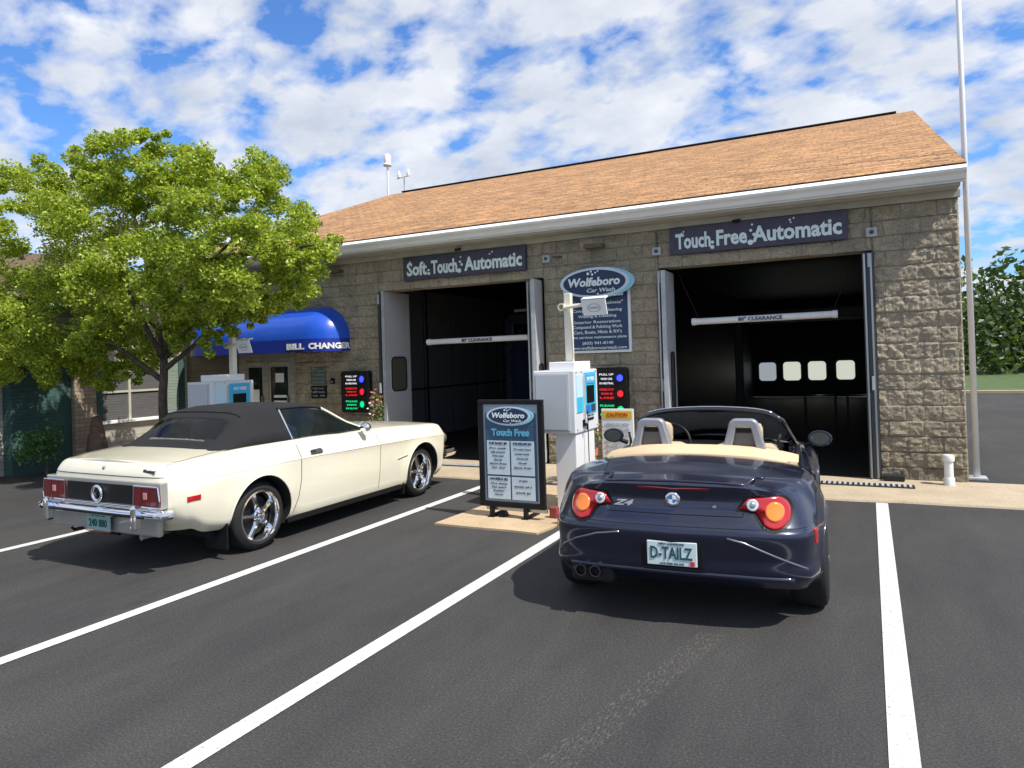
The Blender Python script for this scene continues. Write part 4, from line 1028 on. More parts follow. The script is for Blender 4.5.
def patch(bv, pts, ax, sgn, off=.006, rings=5, at=0.0, dome=0.0):
    """star shaped patch draped on the skin; pts are 2D in the plane across axis ax (0: y,z seen from +-x; 1: x,z seen from -y; 2: x,y from above)"""
    cx = sum(p[0] for p in pts)/len(pts); cy = sum(p[1] for p in pts)/len(pts)
    b = MB(local=True); prev = None
    def proj(u, v_, o_):
        if ax == 0: return hit(bv, (sgn*4, u, v_), (-sgn, 0, 0), o_)
        if ax == 1: return hit(bv, (u, sgn*8 if sgn > 0 else -4, v_), (0, -sgn, 0) if sgn > 0 else (0, 1, 0), o_)
        return hit(bv, (u, v_, 4), (0, 0, -1), o_)
    c0 = proj(cx, cy, off+dome)
    if c0 is None: return b
    cv = b.bm.verts.new(c0); n = len(pts)
    for r_ in range(1, rings+1):
        f = r_/rings; ring = []
        for p in pts:
            q = proj(cx+(p[0]-cx)*f, cy+(p[1]-cy)*f, off+dome*(1-f*f))
            if q is None: q = (ring[-1].co.copy() if ring else Vector(c0))
            ring.append(b.bm.verts.new(q))
        for i in range(n):
            j = (i+1) % n
            if prev is None: b.bm.faces.new((cv, ring[i], ring[j]))
            else: b.bm.faces.new((prev[i], ring[i], ring[j], prev[j]))
        prev = ring
    # skirt down into the body so the patch has thickness
    dvec = {0: Vector((-sgn, 0, 0)), 1: Vector((0, 1 if sgn < 0 else -1, 0)), 2: Vector((0, 0, -1))}[ax]*(off+.012)
    low = [b.bm.verts.new(v.co+dvec) for v in prev]
    for i in range(n): b.bm.faces.new((prev[i], low[i], low[(i+1) % n], prev[(i+1) % n]))
    return b
def drape(bv, pts, ax, sgn, r_, off=0.0, n=6, step=.03):
    """thin line on the skin through 2D way points"""
    P = []
    for i in range(len(pts)-1):
        a, c_ = Vector(pts[i]).to_2d() if False else Vector((pts[i][0], pts[i][1])), Vector((pts[i+1][0], pts[i+1][1]))
        m_ = max(1, int((c_-a).length/step))
        for k in range(m_ + (1 if i == len(pts)-2 else 0)): P.append(a.lerp(c_, k/m_))
    out = []
    for p in P:
        if ax == 0: h = hit(bv, (sgn*4, p[0], p[1]), (-sgn, 0, 0), off)
        elif ax == 1: h = hit(bv, (p[0], -4, p[1]), (0, 1, 0), off)
        else: h = hit(bv, (p[0], p[1], 4), (0, 0, -1), off)
        if h is not None: out.append(h)
    b = MB(local=True)
    if len(out) > 1: b.tube(out, r_, n)
    return b
def merge(*bs):
    a = bs[0]
    for c_ in bs[1:]:
        me = bpy.data.meshes.new('t'); c_.bm.to_mesh(me); a.bm.from_mesh(me); bpy.data.meshes.remove(me); c_.bm.free()
    return a

def wheel(parent, x, y, R_, wid, rim_r, sgn, style, mrim):
    """wheel centred at x (outer face side sgn), y; children tyre, rim"""
    wh = bpy.data.objects.new('wheel', None); link(wh, parent); wh.location = (x, y, R_); wh.empty_display_size = .1
    b = MB(local=True); h = wid/2
    prof = [(rim_r-.01, -h+.01), (rim_r+.012, -h), (R_-.06, -h-.004), (R_-.02, -h+.012), (R_-.004, -h+.03), (R_, -h+.06), (R_, 0), (R_, h-.06), (R_-.004, h-.03), (R_-.02, h-.012), (R_-.06, h+.004), (rim_r+.012, h), (rim_r-.01, h-.01)]
    b.lathe([(a, c_*sgn) for a, c_ in prof], (0, 0, 0), 0, 56); b.build('tyre', M['rubber'], wh, auto=35)
    b = MB(local=True)
    prof = [(rim_r+.006, h-.006), (rim_r+.004, h+.002), (rim_r-.012, h+.002), (rim_r-.020, h-.012), (rim_r-.03, h-.05), (rim_r-.035, -h+.03)]
    b.lathe([(a, c_*sgn) for a, c_ in prof], (0, 0, 0), 0, 56)
    if style == 'five':
        for k in range(5):
            a = R(90+72*k+12); ca, sa = math.cos(a), math.sin(a)
            for off in (-.0,):
                pr = [(.035, h-.02, .030), (.09, h-.018, .024), (.15, h-.028, .021), (rim_r-.02, h-.040, .034)]
                rings = []
                for r_, d_, w_ in pr:
                    ring = []
                    for uu, vv in ((-1, -1), (-.55, .9), (.55, .9), (1, -1)):
                        t_ = uu*w_; px_, pz_ = r_*ca - t_*sa, r_*sa + t_*ca
                        ring.append(b.bm.verts.new((sgn*(d_+vv*.012-.01), px_, pz_)))
                    rings.append(ring)
                for i in range(3):
                    for q in range(4): b.bm.faces.new((rings[i][q], rings[i][(q+1) % 4], rings[i+1][(q+1) % 4], rings[i+1][q]))
        b.lathe([(.0, (h+.012)*sgn), (.026, (h+.010)*sgn), (.034, (h-.004)*sgn), (.055, (h-.010)*sgn), (.07, (h-.02)*sgn), (.07, (h-.05)*sgn)], (0, 0, 0), 0, 30)
        for k in range(5):
            a = R(90+72*k+48); b.lathe([(0, (h+.004)*sgn), (.008, (h+.002)*sgn), (.010, (h-.02)*sgn)], (0, .05*math.cos(a), .05*math.sin(a)), 0, 8)
    b.build('rim', mrim, wh, auto=35)
    b = MB(local=True); b.lathe([(.0, .01*sgn), (rim_r-.05, .01*sgn), (rim_r-.05, -.02*sgn)], (0, 0, 0), 0, 40); b.build('brake_disc', mat('brake', (.03, .03, .03), .5, .6), wh)
    return wh

# ------------------------------------------------------------------ cream convertible
def cream_car():
    C = thing('parked_car', (-6.125, 3.87, 0), 'cream classic two door convertible with black soft top raised', 'car')
    sk = [0, .45, .80, 1.05, 1.5, 2.1, 2.8, 3.5, 4.2, 4.87, 5.4, 5.62, 5.9, 6.2, 6.6]
    ys = [.60, 1.20, 1.9, 2.6, 3.3, 3.97, 4.5]
    def L(yr, xs, zs, yf, cx=None, bow=.03, zr=None):
        # xs, zs at corner + ys + front corner (9 values)
        yr += .08
        P = [(0, yr, zs[0]), (.45, yr+bow*.15, zs[0]), (xs[0]-.12, yr+bow, zs[0]), (xs[0], yr+.15, zs[0])]
        for y_, x_, z_ in zip(ys, xs[1:8], zs[1:8]): P.append((x_, y_, z_))
        P += [(xs[8], yf-.22, zs[8]), (xs[8]-.16, yf-.06, zs[8]), (.45, yf-.01, zs[8]), (0, yf, zs[8])]
        return P
    lv = [
        L(.24, [.76, .80, .82, .82, .82, .82, .82, .80, .74], [.35, .30, .25, .17, .17, .17, .19, .22, .30], 4.72),
        L(.17, [.84, .875, .89, .885, .885, .885, .89, .87, .80], [.45, .38, .30, .24, .24, .24, .27, .30, .38], 4.78),
        L(.12, [.865, .91, .93, .92, .92, .92, .925, .90, .84], [.56, .53, .50, .46, .46, .46, .48, .50, .52], 4.82),
        L(.12, [.875, .915, .94, .93, .93, .93, .93, .905, .85], [.70, .71, .72, .72, .71, .70, .69, .68, .66], 4.85),
        L(.11, [.845, .90, .935, .935, .94, .94, .935, .905, .845], [.775, .79, .80, .80, .79, .78, .765, .75, .71], 4.88),
        L(.12, [.825, .88, .915, .905, .90, .895, .895, .875, .82], [.85, .87, .88, .875, .86, .85, .835, .81, .75], 4.88),
        L(.15, [.795, .85, .875, .865, .855, .85, .85, .835, .79], [.915, .93, .955, .955, .935, .925, .905, .87, .79], 4.84),
        L(.17, [.755, .81, .83, .815, .805, .80, .80, .79, .74], [.94, .955, .985, .985, .965, .955, .925, .89, .81], 4.80),
    ]
    cy = [.1, .5, 1.0, 2.0, 3.0, 3.3, 3.9, 4.5, 4.9]; cz = [.955, .975, 1.0, 1.0, 1.0, .995, .965, .915, .83]
    car = Car(lv, sk, [4], (cy, cz, 2.2), 280, 6)
    cut_in = lambda c: 1.05 < c[1] < 2.95 and abs(c[0]) < .70
    arches = [(1.19, .335, .375), (3.965, .335, .365)]
    b = car.mesh(top_cut=cut_in, arches=arches, flare=.018, flr=.09)
    body = b.build('body', M['cream'], C, auto=40); bv = bvh_of(body)
    # wheel wells, floor pan
    b = MB(local=True)
    for (ay_, az_, ar) in arches:
        for sx in (1, -1):
            n = 28; ra = []; rb = []
            for k in range(n+1):
                a = R(-25+230*k/n); yy, zz = ay_+ar*math.cos(a), az_+ar*math.sin(a)
                h = hit(bv, (sx*4, ay_+(ar+.012)*math.cos(a), az_+(ar+.012)*math.sin(a)), (-sx, 0, 0)); xx = h.x-sx*.006 if h is not None and abs(h.x) > .6 else sx*.86
                ra.append(b.bm.verts.new((xx, yy, zz))); rb.append(b.bm.verts.new((sx*.52, yy, zz)))
            for k in range(n): b.bm.faces.new((ra[k], ra[k+1], rb[k+1], rb[k]))
            b.bm.faces.new(rb)
    b.build('wheel_well', M['black_matt'], body, auto=60)
    MB(local=True).box((-.74, .7, .22), (.74, 4.5, .30)).box((-.68, .42, .32), (.68, .9, .5)).build('floor_pan', M['black_matt'], C)
    # bright wheel-arch lips
    for (ay_, az_, ar) in arches:
        pts = [(ay_+(ar+.006)*math.cos(R(a)), az_+(ar+.006)*math.sin(R(a))) for a in range(-18, 200, 8)]
        for sx in (1, -1): drape(bv, pts, 0, sx, .007, 0, 6).build('arch_lip', M['cream'], body, smooth=True)
    # sill, panel gaps, handle
    for sx in (1, -1):
        q = [(1.60, .20), (1.60, .20)]
        MB(local=True).box((sx*.80, 1.56, .17), (sx*.885, 3.60, .235), .01).build('sill', M['black'], body)
        s = drape(bv, [(1.70, .965), (1.72, .80), (1.72, .60), (1.68, .42), (1.60, .27)], 0, sx, .0045, -.001)
        s = merge(s, drape(bv, [(3.05, .93), (3.06, .72), (3.04, .27)], 0, sx, .0035, -.001))
        s.build('panel_gap', M['black'], body)
        drape(bv, [(.35, .79), (1.0, .795), (1.75, .80), (3.0, .785), (4.0, .765), (4.75, .72)], 0, sx, .006, -.002).build('crease', M['cream'], body, smooth=True)
        hb = patch(bv, [(1.86, .855), (1.88, .87), (2.03, .872), (2.05, .857), (2.05, .828), (2.03, .82), (1.88, .822), (1.86, .83)], 0, sx, .010)
        ho = hb.build('door_handle', M['chrome'], body)
        patch(bv, [(1.95, .86), (2.03, .862), (2.03, .832), (1.95, .83)], 0, sx, .014).build('recess', M['sign_dark'], ho)
        bmk = patch(bv, [(.37, .655), (.49, .66), (.49, .615), (.37, .61)], 0, sx, .008); bmk.build('side_marker', M['lens_red'], body)
        patch(bv, [(4.52, .60), (4.62, .60), (4.62, .56), (4.52, .56)], 0, sx, .008).build('side_marker', M['lens_orange'], body)
        drape(bv, [(3.40, .555), (3.55, .575), (3.60, .58)], 0, sx, .006, .003).build('fender_badge', M['chrome'], body)
        for y_ in (1.60+.0, 4.37-.02):
            pass
    # mud flaps behind wheels
    for y_ in (.78, 3.56):
        for sx in (1, -1):
            MB(local=True).box((sx*.62, y_-.01, .10), (sx*.90, y_+.01, .34), .004).build('mud_flap', M['black'], C)
    # tail panel
    tp = MB(local=True)
    tp.box((-.80, .175, .575), (.80, .25, .80), .01); tpo = tp.build('tail_panel', M['cream_shaded'], C)
    MB(local=True).box((-.46, .160, .60), (.46, .174, .765), .004).build('centre_panel', M['black'], tpo)
    MB(local=True).box((-.80, .150, .572), (.80, .176, .594), .005).build('chrome_strip', M['chrome'], tpo)
    for sx in (1, -1):
        lm = MB(local=True); lm.prism([(sx*.485, .60), (sx*.795, .60), (sx*.805, .65), (sx*.785, .76), (sx*.495, .76)], 1, .150, .1745); lo = lm.build('tail_lamp', M['lens_dark'], tpo)
        for k in (.585, .69): MB(local=True).box((sx*k-.003, .145, .605), (sx*k+.003, .1495, .757)).build('lamp_rib', M['lens_dark'], lo)
        MB(local=True).box((sx*.615, .142, .66), (sx*.66, .1495, .715), .003).build('reverse_lamp', mat('reverse', (.55, .25, .25), .3), lo)
        b = MB(local=True)
        for a_, c_ in (((sx*.475, .592), (sx*.802, .592)), ((sx*.802, .592), (sx*.815, .65)), ((sx*.815, .65), (sx*.793, .768)), ((sx*.793, .768), (sx*.487, .768)), ((sx*.487, .768), (sx*.475, .592))):
            b.tube([(a_[0], .152, a_[1]), (c_[0], .152, c_[1])], .006, 6)
        b.build('lamp_trim', M['chrome'], lo)
    b = MB(local=True)
    ring = [(.072, -.012), (.078, -.03), (.066, -.042), (.052, -.034), (.05, -.012)]
    b.lathe(ring, (0, .168, .675), 1, 32); em = b.build('fuel_cap_ring', M['chrome'], tpo, smooth=True)
    b = MB(local=True); b.lathe([(0, -.036), (.02, -.034), (.05, -.02)], (0, .168, .675), 1, 28); b.build('fuel_cap', M['black'], tpo, smooth=True)
    # small running animal style emblem kept as a plain chrome bar shape
    MB(local=True).prism([(-.022, .666), (.0, .688), (.02, .682), (.012, .672), (.024, .658), (.006, .664), (-.012, .656)], 1, .120, .130).build('emblem', M['chrome'], tpo)
    # trunk lid: rear lip and gaps, script badge, lock
    b = MB(local=True)
    lip = []
    drape(bv, [(-.75, .832), (.75, .832)], 1, -1, .004, -.001).build('crease', M['black_matt'], body)
    text('script_badge', 'Mustang', (.60, hit(bv, (.58, -4, .885), (0, 1, 0)).y-.006, .885), .030, M['ink'], C, width=.16, shear=.4, bold=.03, local=True)
    b = MB(local=True); b.lathe([(0, -.015), (.016, -.012), (.02, 0)], (0, hit(bv, (0, -4, .895), (0, 1, 0)).y, .895), 1, 16); b.build('boot_lock', M['chrome'], C)
    g1 = drape(bv, [(-.72, .30), (-.72, .95)], 2, 1, .004, -.001); g2 = drape(bv, [(.72, .30), (.72, .95)], 2, 1, .004, -.001)
    merge(g1, g2).build('panel_gap', M['black'], body)
    # bumper: chrome blade following the tail, wraps round the corners
    def bumper(name, yb, z0, z1, half, wrap, sgn):
        b = MB(local=True); pts = []
        for k in range(-20, 21):
            f = k/20; x = half*math.sin(f*math.pi/2*.98)
            a = abs(f); y = (0 if a < .86 else wrap*((a-.86)/.14)**1.6)
            pts.append((x if a < .86 else math.copysign(half*.976+(.02)*(a-.86)/.14, x), yb+sgn*(y+.05*a*a)))
        prof = [(.045, z0+.01), (.0, z0), (-.035, z0+.025), (-.045, (z0+z1)/2-.012), (-.030, (z0+z1)/2), (-.045, (z0+z1)/2+.012), (-.035, z1-.02), (.0, z1), (.05, z1-.005)]
        rows = []
        for i, (x, y) in enumerate(pts):
            x0, y0 = pts[max(i-1, 0)]; x1, y1 = pts[min(i+1, len(pts)-1)]
            nx, ny = (y1-y0), -(x1-x0); l_ = math.hypot(nx, ny) or 1; nx, ny = nx/l_, ny/l_
            if ny*sgn > 0: nx, ny = -nx, -ny
            rows.append([b.bm.verts.new((x-nx*o_, y-ny*o_, z_)) for o_, z_ in prof])
        for i in range(len(rows)-1):
            for j in range(len(prof)-1): b.bm.faces.new((rows[i][j], rows[i+1][j], rows[i+1][j+1], rows[i][j+1]))
        return b.build(name, M['chrome'], C, auto=40)
    rb = bumper('rear_bumper', .125, .487, .572, .855, .06, 1)
    MB(local=True).box((-.72, .060, .516), (.72, .078, .533), .003).build('rub_strip', M['black'], rb)
    for sx in (1, -1): MB(local=True).box((sx*.58, .035, .41), (sx*.64, .12, .615), .02).build('over_rider', M['chrome'], rb)
    bumper('front_bumper', 4.90, .42, .55, .88, .28, -1)
    MB(local=True).box((-.74, .19, .33), (.74, .25, .53), .02).build('rear_valance', M['cream_shaded'], C)  # body coloured part, painted grey to stand for shade
    pl = MB(local=True).box((-.165, .145, .345), (.165, .158, .495), .004).build('number_plate', M['plate_green'], C)
    text('lettering', '240 880', (0, .143, .415), .068, M['plate_ink'], pl, width=.25, bold=.02, depth=.002, local=True)
    text('lettering', 'NEW HAMPSHIRE', (0, .143, .48), .014, M['plate_ink'], pl, width=.20, depth=.002, local=True)
    MB(local=True).box((-.165, .14, .336), (.165, .1445, .344)).build('frame', M['red'], pl)
    b = MB(local=True); b.tube([(.45, .75, .30), (.45, .24, .30)], .026, 12); b.build('exhaust', M['steel'], C, auto=40)
    b = MB(local=True); b.tube([(-.28, .22, .34), (-.33, .14, .33), (-.30, .10, .36)], .014, 8); b.build('tow_hook', M['black'], C)
    # wheels
    for y_ in (1.19, 3.965):
        for sx in (1, -1): wheel(C, sx*.785, y_, .325 if y_ < 2 else .32, .215 if y_ < 2 else .20, .238, sx, 'five', M['chrome'])
    # ---- greenhouse
    yk = [.82, .93, 1.20, 1.34, 1.6, 2.0, 2.38, 2.43, 2.72, 3.02]
    zr = [.985, 1.045, 1.255, 1.325, 1.355, 1.355, 1.325, 1.31, 1.16, .995]
    wr = [.60, .585, .555, .55, .56, .57, .57, .57, .62, .68]       # half width of the roof plane
    zb = [.955, .975, .985, .988, .985, .975, .965, .965, .955, .95]
    wb_ = [.735, .745, .76, .765, .765, .765, .765, .765, .765, .755]
    yq = np.array(sorted(set(list(np.round(np.linspace(.82, 3.02, 67), 4))+[1.78, 2.43])))
    Z = pchip(yk, zr, yq); Wd = pchip(yk, wr, yq); ZB = pchip(yk, zb, yq); WB = pchip(yk, wb_, yq)
    rows = []
    for i, y_ in enumerate(yq):
        z_, w_, zb_, wbb = Z[i], Wd[i], ZB[i], WB[i]; hgt = max(z_-zb_, .004)
        sec = [(0, z_), (w_*.35, z_-.002), (w_*.7, z_-.008), (w_*.9, z_-.02-.005), (w_, z_-min(.05, hgt*.3)), (w_+.25*(wbb-w_)+.012, z_-hgt*.40), (w_+.6*(wbb-w_)+.012, z_-hgt*.7), (wbb, zb_)]
        rows.append(sec)
    fab, wsh, rwn, sgl = MB(local=True), MB(local=True), MB(local=True), MB(local=True)
    def face(mb, i, j, sx):
        ps = [(sx*rows[a][c_][0], yq[a], rows[a][c_][1]) for a, c_ in ((i, j), (i, j+1), (i+1, j+1), (i+1, j))]
        mb.bm.faces.new([mb.bm.verts.new(p) for p in ps])
    for i in range(len(yq)-1):
        ym = (yq[i]+yq[i+1])/2
        for j in range(7):
            for sx in (1, -1):
                if ym > 2.43 and j < 4: face(wsh, i, j, sx)
                elif j >= 4 and ym > 1.78: face(sgl, i, j, sx)
                elif j < 2 and .95 < ym < 1.20 or (j == 2 and .97 < ym < 1.18): face(rwn, i, j, sx)
                else: face(fab, i, j, sx)
    top = fab.build('soft_top', M['top_fabric'], C, auto=50, weld=True)
    md = top.modifiers.new('t', 'SOLIDIFY'); md.thickness = .02; md.offset = -1
    wsh.build('windscreen', M['tint'], C, smooth=True, weld=True)
    rwn.build('rear_window', M['tint'], top, smooth=True, weld=True)
    for mb in (sgl,):
        so_ = mb.build('side_window', M['tint_dark'], C, smooth=True, weld=True)
    # seam ridge at rear bow, drip rails, window trims, pillars
    i0 = int(np.argmin(abs(yq-1.30)))
    def edge(y0, j, sx, r_=.01, m='black', nm='trim', dx=0):
        pass
    for sx in (1, -1):
        b = MB(local=True); P = [(sx*(rows[i][4][0]+.006), yq[i], rows[i][4][1]) for i in range(len(yq)) if 1.74 <= yq[i] <= 2.44]; b.tube(P, .013, 8); b.build('roof_rail', M['top_fabric'], top, smooth=True)
        b = MB(local=True); i_ = int(np.argmin(abs(yq-1.78))); b.tube([(sx*(rows[i_][k][0]+.004), yq[i_]+(.0), rows[i_][k][1]) for k in (4, 5, 6, 7)], .008, 6); b.build('window_edge', M['chrome'], so_)
        b = MB(local=True); ia = int(np.argmin(abs(yq-2.43))); P = [(sx*(rows[i][4][0]+.002), yq[i], rows[i][4][1]+.0) for i in range(ia, len(yq))]; b.tube(P, .017, 8); b.build('screen_pillar', M['cream'], C, smooth=True)
        b = MB(local=True); P = [(sx*(rows[i][7][0]+.012), yq[i], rows[i][7][1]+.004) for i in range(len(yq)) if yq[i] >= .84]; b.tube(P, .007, 6); b.build('belt_trim', M['black'], C, smooth=True)
    b = MB(local=True)
    for sx in (1,): 
        sec = rows[i0]; b.tube([(s_*sec[k][0], yq[i0], sec[k][1]+.003) for s_, k in [(-1, 4), (-1, 3), (-1, 2), (-1, 1), (1, 0), (1, 1), (1, 2), (1, 3), (1, 4)]], .010, 6)
    b.build('roof_seam', M['top_fabric'], top, smooth=True)
    # rear window frame
    def sp_(y_, j, sx): 
        i = int(np.argmin(abs(yq-y_))); return (sx*rows[i][j][0], yq[i], rows[i][j][1]+.004)
    # cabin: tub, seats, dash, wheel
    cab = MB(local=True); cab.box((-.70, 1.0, .32), (.70, 2.98, .36)); cab.box((-.735, 1.0, .36), (-.70, 2.98, .93)); cab.box((.70, 1.0, .36), (.735, 2.98, .93)); cab.box((-.70, 1.0, .36), (.70, 1.04, .95)); cab.build('cabin_lining', M['black_matt'], C)
    for sx in (1, -1):
        st = MB(local=True); st.box((sx*.10, 1.98, .42), (sx*.60, 2.45, .60), .05); st.box((sx*.10, 1.84, .55), (sx*.60, 2.0, 1.08), .05); st.build('seat', mat('ivory_seat', (.45, .43, .36), .5), C)
    MB(local=True).box((-.62, 1.10, .45), (.62, 1.55, .62), .05).box((-.62, 1.06, .55), (.62, 1.2, .98), .05).build('rear_seat', mat('ivory_seat2', (.42, .40, .34), .5), C)
    MB(local=True).box((-.70, 2.72, .70), (.70, 2.97, .93), .03).build('dashboard', M['black'], C)
    b = MB(local=True); n = 28; P = [(-.36+.19*math.cos(2*math.pi*k/n), 2.58+.04*math.sin(2*math.pi*k/n), .90+.18*math.sin(2*math.pi*k/n)) for k in range(n+1)]; b.tube(P, .012, 6, cap=False); b.build('steering_wheel', M['black'], C, smooth=True)
    # wing mirrors
    for sx in (1, -1):
        b = MB(local=True); b.lathe([(0, -.04), (.04, -.035), (.055, -.01), (.052, .03), (.02, .06), (0, .065)], (sx*.93, 2.78, 1.01), 1, 20)
        for v in b.bm.verts: v.co.x = sx*.93+(v.co.x-sx*.93)*1.25
        mo = b.build('wing_mirror', M['chrome'], C, smooth=True)
        MB(local=True).tube([(sx*.86, 2.80, .955), (sx*.92, 2.79, .985)], .014, 8).build('stalk', M['chrome'], mo)
    # aerial and wipers
    MB(local=True).tube([(.66, 3.55, .93), (.66, 3.53, 1.35)], .003, 5).build('aerial', M['steel'], C)
    MB(local=True).tube([(.55, 3.06, .985), (.20, 2.98, 1.03)], .006, 5).tube([(-.05, 3.06, .985), (-.40, 2.98, 1.03)], .006, 5).build('wiper', M['black'], C)
    # head lamps, grille (front, unseen here but present)
    for sx in (1, -1):
        b = MB(local=True); b.lathe([(0, .05), (.08, .04), (.09, 0)], (sx*.68, 4.80, .66), 1, 24); b.build('headlamp', M['lens_clear'], C, smooth=True)
    MB(local=True).box((-.55, 4.85, .56), (.55, 4.895, .74), .01).build('grille', M['black'], C)
    return C
cream_car()

# ------------------------------------------------------------------ dark blue roadster
def roadster():
    C = thing('parked_car', (-1.16, 4.57, 0), 'dark blue open top roadster with tan folded roof and plate D-TAILZ', 'car', rz=R(4.2))
    sk = [0, .40, .66, .84, 1.02, 1.30, 1.70, 2.25, 2.85, 3.45, 4.15, 4.6, 4.9, 5.1, 5.4]
    ys = [.78, 1.25, 1.85, 2.5, 3.27, 3.7]
    SW = 1.0
    def L(yr, xs, zs, yf, bow=.10):
        # xs: near-corner, corner, shoulder-at .45, then ys..., front corner ; zs: centre, .4, near, corner, ...
        P = [(0, yr, zs[0]), (.40, yr+bow*.22, zs[1]), (xs[0], yr+bow*.75, zs[2]), (xs[1], yr+bow*.75+.09, zs[3]), (xs[2], yr+bow+.22, zs[4])]
        P.append((xs[3], .50, zs[5]))
        for y_, x_, z_ in zip(ys, xs[4:10], zs[6:12]): P.append((x_, y_, z_))
        P += [(xs[10], yf-.20, zs[12]), (xs[10]-.28, yf-.07, zs[12]), (0, yf, zs[12])]
        return [(p[0]*SW, p[1], p[2]) for p in P]
    lv = [
        L(.13, [.72, .795, .835, .82, .80, .80, .79, .79, .80, .78, .64], [.27, .27, .265, .26, .25, .23, .20, .17, .17, .17, .18, .19, .20], 3.98),
        L(.045, [.69, .82, .865, .865, .875, .84, .82, .82, .86, .84, .70], [.36, .36, .355, .35, .34, .32, .30, .26, .25, .25, .28, .29, .30], 4.05),
        L(.03, [.67, .80, .855, .875, .89, .86, .845, .845, .885, .86, .72], [.46, .46, .46, .46, .45, .44, .44, .43, .43, .43, .44, .44, .42], 4.08),
        L(.0, [.67, .80, .86, .882, .90, .87, .85, .85, .89, .865, .70], [.615, .615, .61, .605, .60, .60, .60, .58, .57, .57, .58, .57, .52], 4.05),
        L(.045, [.66, .79, .852, .876, .897, .87, .855, .85, .885, .855, .68], [.675, .675, .668, .66, .66, .67, .68, .66, .64, .64, .64, .62, .56], 4.02),
        L(.115, [.63, .755, .825, .858, .885, .865, .85, .84, .86, .82, .62], [.79, .79, .78, .77, .77, .79, .80, .78, .76, .75, .745, .70, .61], 3.95),
        L(.10, [.59, .695, .775, .820, .85, .835, .825, .81, .80, .75, .54], [.905, .90, .875, .85, .855, .87, .885, .86, .84, .825, .80, .75, .64], 3.84),
        L(.13, [.54, .64, .72, .765, .79, .78, .775, .76, .73, .67, .46], [.93, .925, .895, .875, .885, .905, .92, .895, .875, .86, .825, .77, .66], 3.74),
    ]
    cy = [.1, .26, .45, .8, 1.15, 2.0, 2.9, 3.3, 3.9, 4.1]; cz = [.935, .905, .915, .965, .985, .98, .93, .895, .76, .66]
    car = Car(lv, sk, [4, 6], (cy, cz, 2.0), 280, 6)
    cut_in = lambda c: 1.12 < c[1] < 2.72 and abs(c[0]) < .68
    arches = [(.78, .325, .365), (3.27, .325, .36)]
    b = car.mesh(top_cut=cut_in, arches=arches, flare=.03, flr=.10)
    body = b.build('body', M['navy_paint'], C, auto=38); bv = bvh_of(body)
    b = MB(local=True)
    for (ay_, az_, ar) in arches:
        for sx in (1, -1):
            n = 28; ra = []; rb = []
            for k in range(n+1):
                a = R(-22+224*k/n); yy, zz = ay_+ar*math.cos(a), az_+ar*math.sin(a)
                h = hit(bv, (sx*4, ay_+(ar+.012)*math.cos(a), az_+(ar+.012)*math.sin(a)), (-sx, 0, 0)); xx = h.x-sx*.006 if h is not None and abs(h.x) > .6 else sx*.86
                ra.append(b.bm.verts.new((xx, yy, zz))); rb.append(b.bm.verts.new((sx*.5, yy, zz)))
            for k in range(n): b.bm.faces.new((ra[k], ra[k+1], rb[k+1], rb[k]))
            b.bm.faces.new(rb)
    b.build('wheel_well', M['black_matt'], body, auto=60)
    MB(local=True).box((-.70, .45, .24), (.70, 3.9, .29)).build('floor_pan', M['black_matt'], C)
    for (ay_, az_, ar) in arches:
        pts = [(ay_+(ar+.008)*math.cos(R(a)), az_+(ar+.008)*math.sin(R(a))) for a in range(-14, 196, 8)]
        for sx in (1, -1): drape(bv, pts, 0, sx, .008, 0, 6).build('arch_lip', M['navy_paint'], body, smooth=True)
    # tail lamps: black surround, red lens, orange and clear roundels
    for sx in (1, -1):
        def arc(cx, cz, r_, a0, a1, n=12): return [(cx+sx*r_*math.cos(R(a0+(a1-a0)*k/n)), cz+r_*math.sin(R(a0+(a1-a0)*k/n))) for k in range(n+1)]
        cx, cz = sx*.620, .752
        out = arc(cx, cz, .112, -135, 80, 18) + [(sx*.535, .850), (sx*.455, .844), (sx*.395, .768), (sx*.39, .755), (sx*.495, .746)]
        patch(bv, out, 1, -1, .004, 6).build('lamp_surround', M['black'], C)
        inn = arc(cx, cz, .094, -130, 76, 18) + [(sx*.545, .836), (sx*.465, .830), (sx*.412, .770), (sx*.505, .759)]
        lo = patch(bv, inn, 1, -1, .012, 6, dome=.012).build('tail_lamp', M['lens_red'], C, smooth=True)
        patch(bv, arc(cx+sx*.002, cz+.004, .056, 0, 345, 22), 1, -1, .027, 4, dome=.006).build('indicator_lens', M['lens_orange'], lo, smooth=True)
        patch(bv, arc(sx*.492, .794, .036, 0, 340, 18), 1, -1, .024, 4, dome=.004).build('reverse_lens', M['lens_clear'], lo, smooth=True)
        patch(bv, arc(sx*.492, .794, .018, 0, 340, 12), 1, -1, .031, 3, dome=.004).build('bulb', M['steel'], lo, smooth=True)
        # red side reflector
        patch(bv, [(.27, .63), (.285, .64), (.315, .64), (.33, .63), (.33, .55), (.315, .54), (.285, .54), (.27, .55)], 0, sx, .008).build('side_marker', M['lens_red'], C)
        # bumper creases: slim raised ridges, their highlight put into a paler paint
        lr = drape(bv, [(sx*.34, .60), (sx*.44, .575), (sx*.60, .50), (sx*.74, .435), (sx*.80, .405)] if sx > 0 else [(sx*.34, .60), (sx*.50, .575), (sx*.66, .52), (sx*.77, .455), (sx*.81, .40)], 1, -1, .008, -.001, 8)
        lr.build('bumper_crease_highlight', mat('crease_highlight', (.16, .17, .20), .28, .6, 1.0), body, smooth=True)
    # boot lid gaps
    g = drape(bv, [(-.50, .865), (-.46, .80), (-.43, .72), (.43, .72), (.46, .80), (.50, .865)], 1, -1, .0035, -.001)
